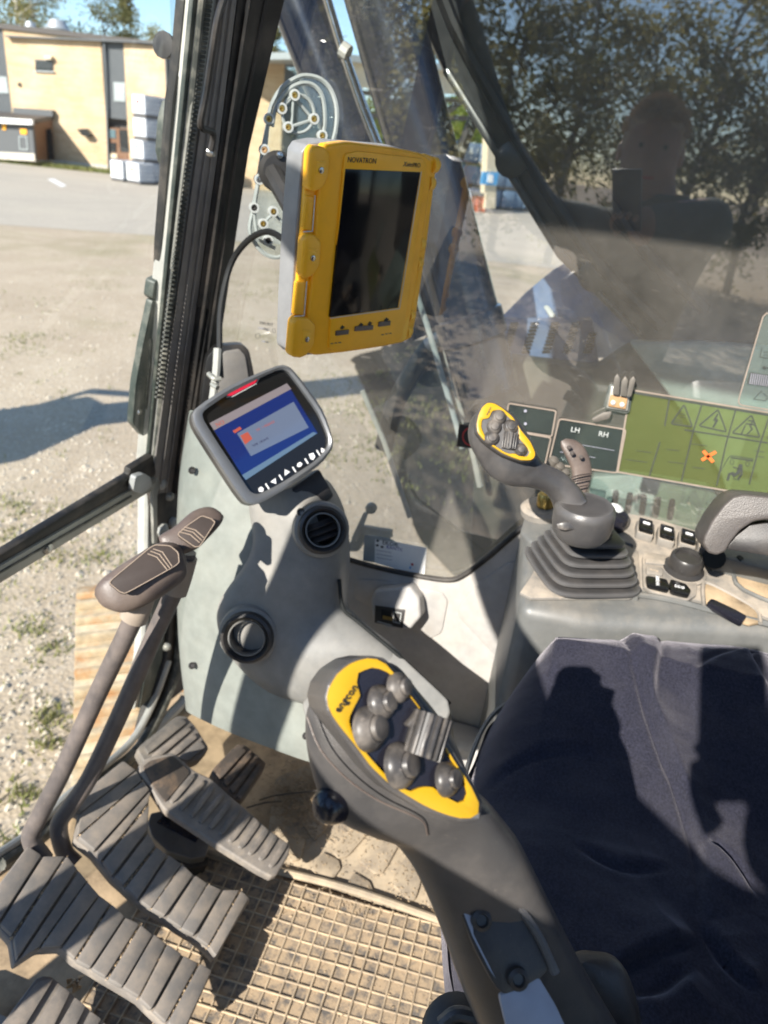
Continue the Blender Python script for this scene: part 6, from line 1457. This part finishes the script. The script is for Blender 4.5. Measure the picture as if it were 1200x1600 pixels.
# ================================================================== TREES
def tree_mesh(seed, h, cr, base, n, leaf, kind):
    R = random.Random(seed); limbs = []
    limbs.append(tubegeo(smoothpath([V((R.gauss(0, .05)*i, R.gauss(0, .05)*i, h*i/6)) for i in range(7)], 2), [h*.016*(1-i/12.5)+.01 for i in range(13)], 7))
    clumps = []
    for k in range(46 if kind != "spruce" else 60):
        t = R.uniform(base, 1); z = h*t
        if kind == "spruce": rr = cr*(1.04-t)*R.uniform(.5, 1)
        else: rr = cr*math.sqrt(max(.03, 1-((t-.62)/.42)**2))*R.uniform(.35, 1)
        a = R.uniform(0, 6.28); p = V((rr*math.cos(a), rr*math.sin(a), z+R.uniform(-.3, .3)))
        st = V((0, 0, z-rr*.55 if kind != "spruce" else z+.1)); st.z = max(st.z, h*.12)
        limbs.append(tubegeo([st, st.lerp(p, .5)+V((0, 0, .12)), p], [h*.005, h*.0035, .006], 5)); clumps.append((p, (.55 if kind != "spruce" else .42)*cr*R.uniform(.5, 1)*.75))
    vs, fs = [], []
    for i in range(n):
        p, s = R.choice(clumps); q = p+V((R.gauss(0, s*.5), R.gauss(0, s*.5), R.gauss(0, s*.42)-(abs(R.gauss(0, s*.4)) if kind == "birch" else 0)))
        a = V((R.gauss(0, 1), R.gauss(0, 1), R.gauss(0, .7))).normalized(); b = a.orthogonal().normalized(); L = leaf*R.uniform(.6, 1.4)
        k = len(vs); vs += [q-a*L, q+b*L*.5, q+a*L, q-b*L*.5]; fs.append((k, k+1, k+2, k+3))
    return limbs, vs, fs
PROT = {}
def make_tree(kind, seed, h, cr, base, n, leaf, lm, bm_):
    limbs, vs, fs = tree_mesh(seed, h, cr, base, n, leaf, kind)
    root = bpy.data.objects.new("tree", None); COL.objects.link(root); WL[root.name] = V((0, 0, 0))
    mk("trunk", *joingeo(limbs), bm_, root)
    mk("crown", vs, fs, lm, root, False, recalc=False)
    return root
def place(root, used, loc, s, rz, label, group, name):
    if used: 
        r = root.copy(); COL.objects.link(r)
        for ch in list(root.children): c = ch.copy(); COL.objects.link(c); c.parent = r
    else: r = root
    r.name = name; r.location = loc; r.scale = (s, s, s); r.rotation_euler = (0, 0, rz)
    tag(r, label, "tree", group); return r
TT = [("birch", "birch_tree", make_tree("birch", 3, 9, 2.5, .12, 6500, .095, "leaf_birch", "bark_birch")), ("broad", "broadleaf_tree", make_tree("broad", 5, 8, 2.6, .12, 6000, .095, "leaf_dark", "bark")),
      ("spruce", "spruce_tree", make_tree("spruce", 8, 10, 1.9, .08, 4200, .11, "leaf_dark", "bark")), ("bush", "bright_tree", make_tree("broad", 11, 6, 2.6, .05, 4500, .16, "leaf_bright", "bark"))]
cnt = [0, 0, 0, 0]
def T(i, loc, s, label, group):
    r = place(TT[i][2], cnt[i] > 0, loc, s, rnd.uniform(0, 6.28), label, group, TT[i][1]); cnt[i] += 1; return r
# on the roofline of the brick building
def far(px, py, d): p = CAM+ray(px, py)*d; return V((p.x, p.y, GZ))
T(0, far(32, 60, 60), 1.55, "large pale birch rising behind the brick building at the top left corner", None)
T(0, far(60, 60, 62), 1.42, "second birch just right of the corner birch, behind the small roof vent", None)
T(1, far(162, 60, 66), 1.50, "rounded broadleaf tree above the middle of the brick building roof", None)
T(2, far(199, 60, 70), 1.38, "narrow upright spruce above the roof, tallest right of the middle", None)
T(0, far(240, 60, 70), 1.24, "small pale tree above the right end of the roof by the wiper", None)
for i, (x, s) in enumerate(((128, .92), (141, .90), (184, .93), (218, .94))):
    T(2, far(x, 60, 78), s, "small dark spruce tip showing just above the brick building roof", "small spruce tips above the roof")
# green trees beyond the shed
for i, (x, s, d) in enumerate(((690, 1.0, 62), (720, 1.15, 64), (748, 1.0, 60), (770, 1.1, 66), (660, 1.2, 66), (620, 1.2, 68), (580, 1.1, 70), (820, 1.1, 70))):
    T(3, far(x, 250, d), s, "bright green tree seen through the open shed behind the boom", "bright green trees beyond the shed")
for i in range(8):
    T(1 if i % 2 else 2, far(420+i*75, 250, 80+6*(i % 3)), 1.5+.2*(i % 2), "dark tree in the belt far behind the shed", "dark trees behind the shed")
# the wood behind the photographer, mirrored in the side glass
i = 0
for row, dist in enumerate((20,)):
    for k in range(14):
        az = RAD(138+k*4.7+row*1.7); d = dist+rnd.uniform(-1.5, 1.5); kk_ = (0, 1, 0, 1)[(k+row) % 4]
        T(kk_, V((CAM.x+d*math.cos(az), CAM.y+d*math.sin(az), GZ)), rnd.uniform(.85, 1.15)*(.85 if row == 0 else 1.15), "tree of the wood mirrored in the side glass behind the photographer", "trees mirrored in the side glass")

for k in range(6):  # added row, keeps the ground mirrored in the glass dark
    az = RAD(134+k*5.1); d = 12.6+rnd.uniform(-.6, .6)
    T(0 if k % 3 else 1, V((CAM.x+d*math.cos(az), CAM.y+d*math.sin(az), GZ)), rnd.uniform(.66, .76), "small tree added to shade the yard mirrored in the side glass", "small trees added to shade the mirrored yard")
# ================================================================== THE PHOTOGRAPHER (seen mirrored in the side glass)
def mir(px, py, xv): p = onx(px, py, xv); return V((1.007-p.x, p.y, p.z))
hc = mir(1017, 238, 1.80); shF = V((-.72, .03, .93)); shR = mir(1100, 352, 1.80)
el = V((-.615, .18, .945)); hand = V((-.56, .50, 1.45))
bmn = bmesh.new(); lay = bmn.verts.layers.skin.verify()
def sv(p, r): v = bmn.verts.new(V(p)); v[lay].radius = r if isinstance(r, tuple) else (r, r); return v
mid = V((-.80, (shF.y+shR.y)/2, shR.z-.005)); pel = V((-.98, mid.y-.02, .20)); che = V((mid.x-.03, mid.y, mid.z-.10)); wai = V((-.92, mid.y-.01, .52))
v_p = sv(pel, (.15, .12)); v_p[lay].use_root = True
v_w = sv(wai, (.14, .11)); v_c = sv(che, (.17, .13)); v_n0 = sv(mid+V((0, 0, .01)), (.085, .085)); v_n = sv(mid.lerp(hc, .5), .058); v_h = sv(hc+V((.0, 0, .0)), (.085, .10)); v_t = sv(hc+V((-.005, 0, .075)), (.075, .085))
for a, b in ((v_p, v_w), (v_w, v_c), (v_c, v_n0), (v_n0, v_n), (v_n, v_h), (v_h, v_t)): bmn.edges.new((a, b))
a1 = sv(shF, .078); a2 = sv(el, .062); a2b = sv(V((-.60, .34, 1.12)), .054); a3 = sv(hand.lerp(V((-.60, .34, 1.12)), .15), .042); a4 = sv(hand+V((.02, .03, .02)), .030)
for a, b in ((v_c, a1), (a1, a2), (a2, a2b), (a2b, a3), (a3, a4)): bmn.edges.new((a, b))
b1 = sv(shR, .068); elR = V((-.72, -.27, .985)); hR = CAM-CU*.125-CF*.034+CR*.012; b2 = sv(elR, .075); b3 = sv(elR.lerp(hR, .8), .055); b4 = sv(hR, .046)
for a, b in ((v_c, b1), (b1, b2), (b2, b3), (b3, b4)): bmn.edges.new((a, b))
for s in (-1, 1):
    h0 = sv(pel+V((0, s*.10, -.06)), .095); k0 = sv(V((-.93, mid.y+s*.11, -.22)), .065); f0 = sv(V((-.97, mid.y+s*.12, -.60)), .05); t0 = sv(V((-.83, mid.y+s*.13, -.635)), .04)
    for a, b in ((v_p, h0), (h0, k0), (k0, f0), (f0, t0)): bmn.edges.new((a, b))
me = bpy.data.meshes.new("body"); bmn.to_mesh(me); bmn.free()
o = bpy.data.objects.new("tmp", me); COL.objects.link(o); o.modifiers.new("k", 'SKIN'); m2 = o.modifiers.new("s", 'SUBSURF'); m2.levels = 2; m2.render_levels = 2
me2 = bpy.data.meshes.new_from_object(o.evaluated_get(bpy.context.evaluated_depsgraph_get())); bpy.data.objects.remove(o)
pe = thing("person", "person in a dark green jacket, one arm raised, mirrored in the side glass", "person", (-.95, mid.y, -.65))
off = wl(pe); me2.name = "body"
me2.materials.clear()
for m in ("jacket", "skin", "trousers"): me2.materials.append(MATS[m])
for p in me2.polygons:
    c = p.center
    p.material_index = 1 if (c.z > mid.z+.055 and (c-hc).length < .22) or (c-hR).length < .06 or (c-hand).length < .07 else (2 if c.z < .16 else 0)
    p.use_smooth = True
me2.transform(Matrix.Translation(-off)); link("body", me2, pe)
# shaped head over the neck: skull, jaw, nose, ears, hair
rings = []
for k in range(15):
    t = k/14; z = -.125+.25*t
    prof = (.030, .050, .060, .067, .072, .075, .077, .078, .079, .079, .077, .071, .060, .042, .012)[k]
    cx = (.035, .028, .020, .012, .008, .004, .002, 0, -.004, -.006, -.008, -.010, -.010, -.010, -.010)[k]
    ring = []
    for j in range(24):
        a = 2*math.pi*j/24; f = 1.18 if math.cos(a) < 0 else 1.08
        x = prof*f*math.cos(a); y = prof*math.sin(a)
        if abs(a if a < math.pi else a-2*math.pi) < .28 and 4 <= k <= 8: x += (.006, .016, .012, .006, .002)[k-4]
        if k in (8,) and .3 < abs(a if a < math.pi else a-2*math.pi) < .75: x -= .006
        ring.append(hc+V((cx+x, y, z)))
    rings.append(ring)
hdm = loft("head", rings, "skin", pe, True, 1)
for s in (-1, 1):
    lathe("ear", hc+V((-.012, s*.080, -.005)), V((.2, s, 0)), [(.022, -.008), (.026, .002), (.020, .008), (.0001, .006)], "skin", hdm, 12)
    lathe("eye", hc+V((.080, s*.031, .012)), V((1, 0, 0)), [(.007, -.006), (.006, .001), (.0001, .003)], "print_dark", hdm, 10)
hv, hf = [], []
R = random.Random(4)
for i in range(2600):
    a = R.uniform(0, 6.283); t = R.uniform(0, 1); ph = t*1.45
    n = V((math.cos(a)*math.sin(ph), math.sin(a)*math.sin(ph), math.cos(ph)))
    if n.x > .45 and n.z < .45: continue
    p = hc+V((n.x*.088-.010, n.y*.080, .030+n.z*.096)); d = (n+V((R.gauss(0, .3), R.gauss(0, .3), R.gauss(0, .3)))).normalized()*R.uniform(.012, .026); s = d.orthogonal().normalized()*.0022
    k = len(hv); hv += [p-s, p+s, p+d]; hf.append((k, k+1, k+2))
mk("hair", hv, hf, "hair", pe, False, recalc=False)
lathe("hair_cap", hc+V((-.010, 0, .030)), EZ, [(.082, -.03), (.083, .0), (.078, .035), (.060, .070), (.033, .090), (.0001, .096)], "hair", pe, 24)
tube("collar", [mid+V((.06*math.cos(a), .075*math.sin(a), .055)) for a in [k*.785 for k in range(8)]], .018, "jacket", pe, 8, 2, True)
tube("mouth", [hc+V((.083, -.02, -.062)), hc+V((.087, 0, -.064)), hc+V((.083, .02, -.062))], .004, "print_red", hdm, 6)
def hand_fingers(c, d, side, n0):
    for q in range(4):
        st = c+side*((q-1.5)*.017); L = (.026, .031, .029, .023)[q]
        tube("finger", [st, st+d*L, st+d*L*1.55+n0*L*.7, st+d*L*1.5+n0*L*1.3], [.0082, .0078, .007, .006], "skin", pe, 8, 3)
    tube("thumb", [c-side*.026-d*.02, c-side*.040+d*.008, c-side*.036+d*.030+n0*.014], [.010, .009, .007], "skin", pe, 8, 3)
hand_fingers(hR+CU*.005+CF*.012, CU, CR, CF)
hand_fingers(hand+V((.02, .03, .03)), V((.3, .6, .75)).normalized(), V((.7, -.6, .1)).normalized(), V((.5, .5, -.3)).normalized())
ph_ = thing("phone", "dark phone held up by the photographer, mirrored in the side glass", "phone", (-.515, 0, 1.03))
FZ = CF; cpos = CAM-CF*.0105-CU*.045+CR*.012
box("phone_body", cpos, CR, CU, CF, .036, .078, .0042, "gloss_black", ph_, .004, 3)
box("phone_rim", cpos, CR, CU, CF, .0368, .0788, .0026, "silver", ph_, .002, 2)
box("phone_screen", cpos-CF*.0046, CR, CU, CF, .033, .074, .0004, "screen_off", ph_)
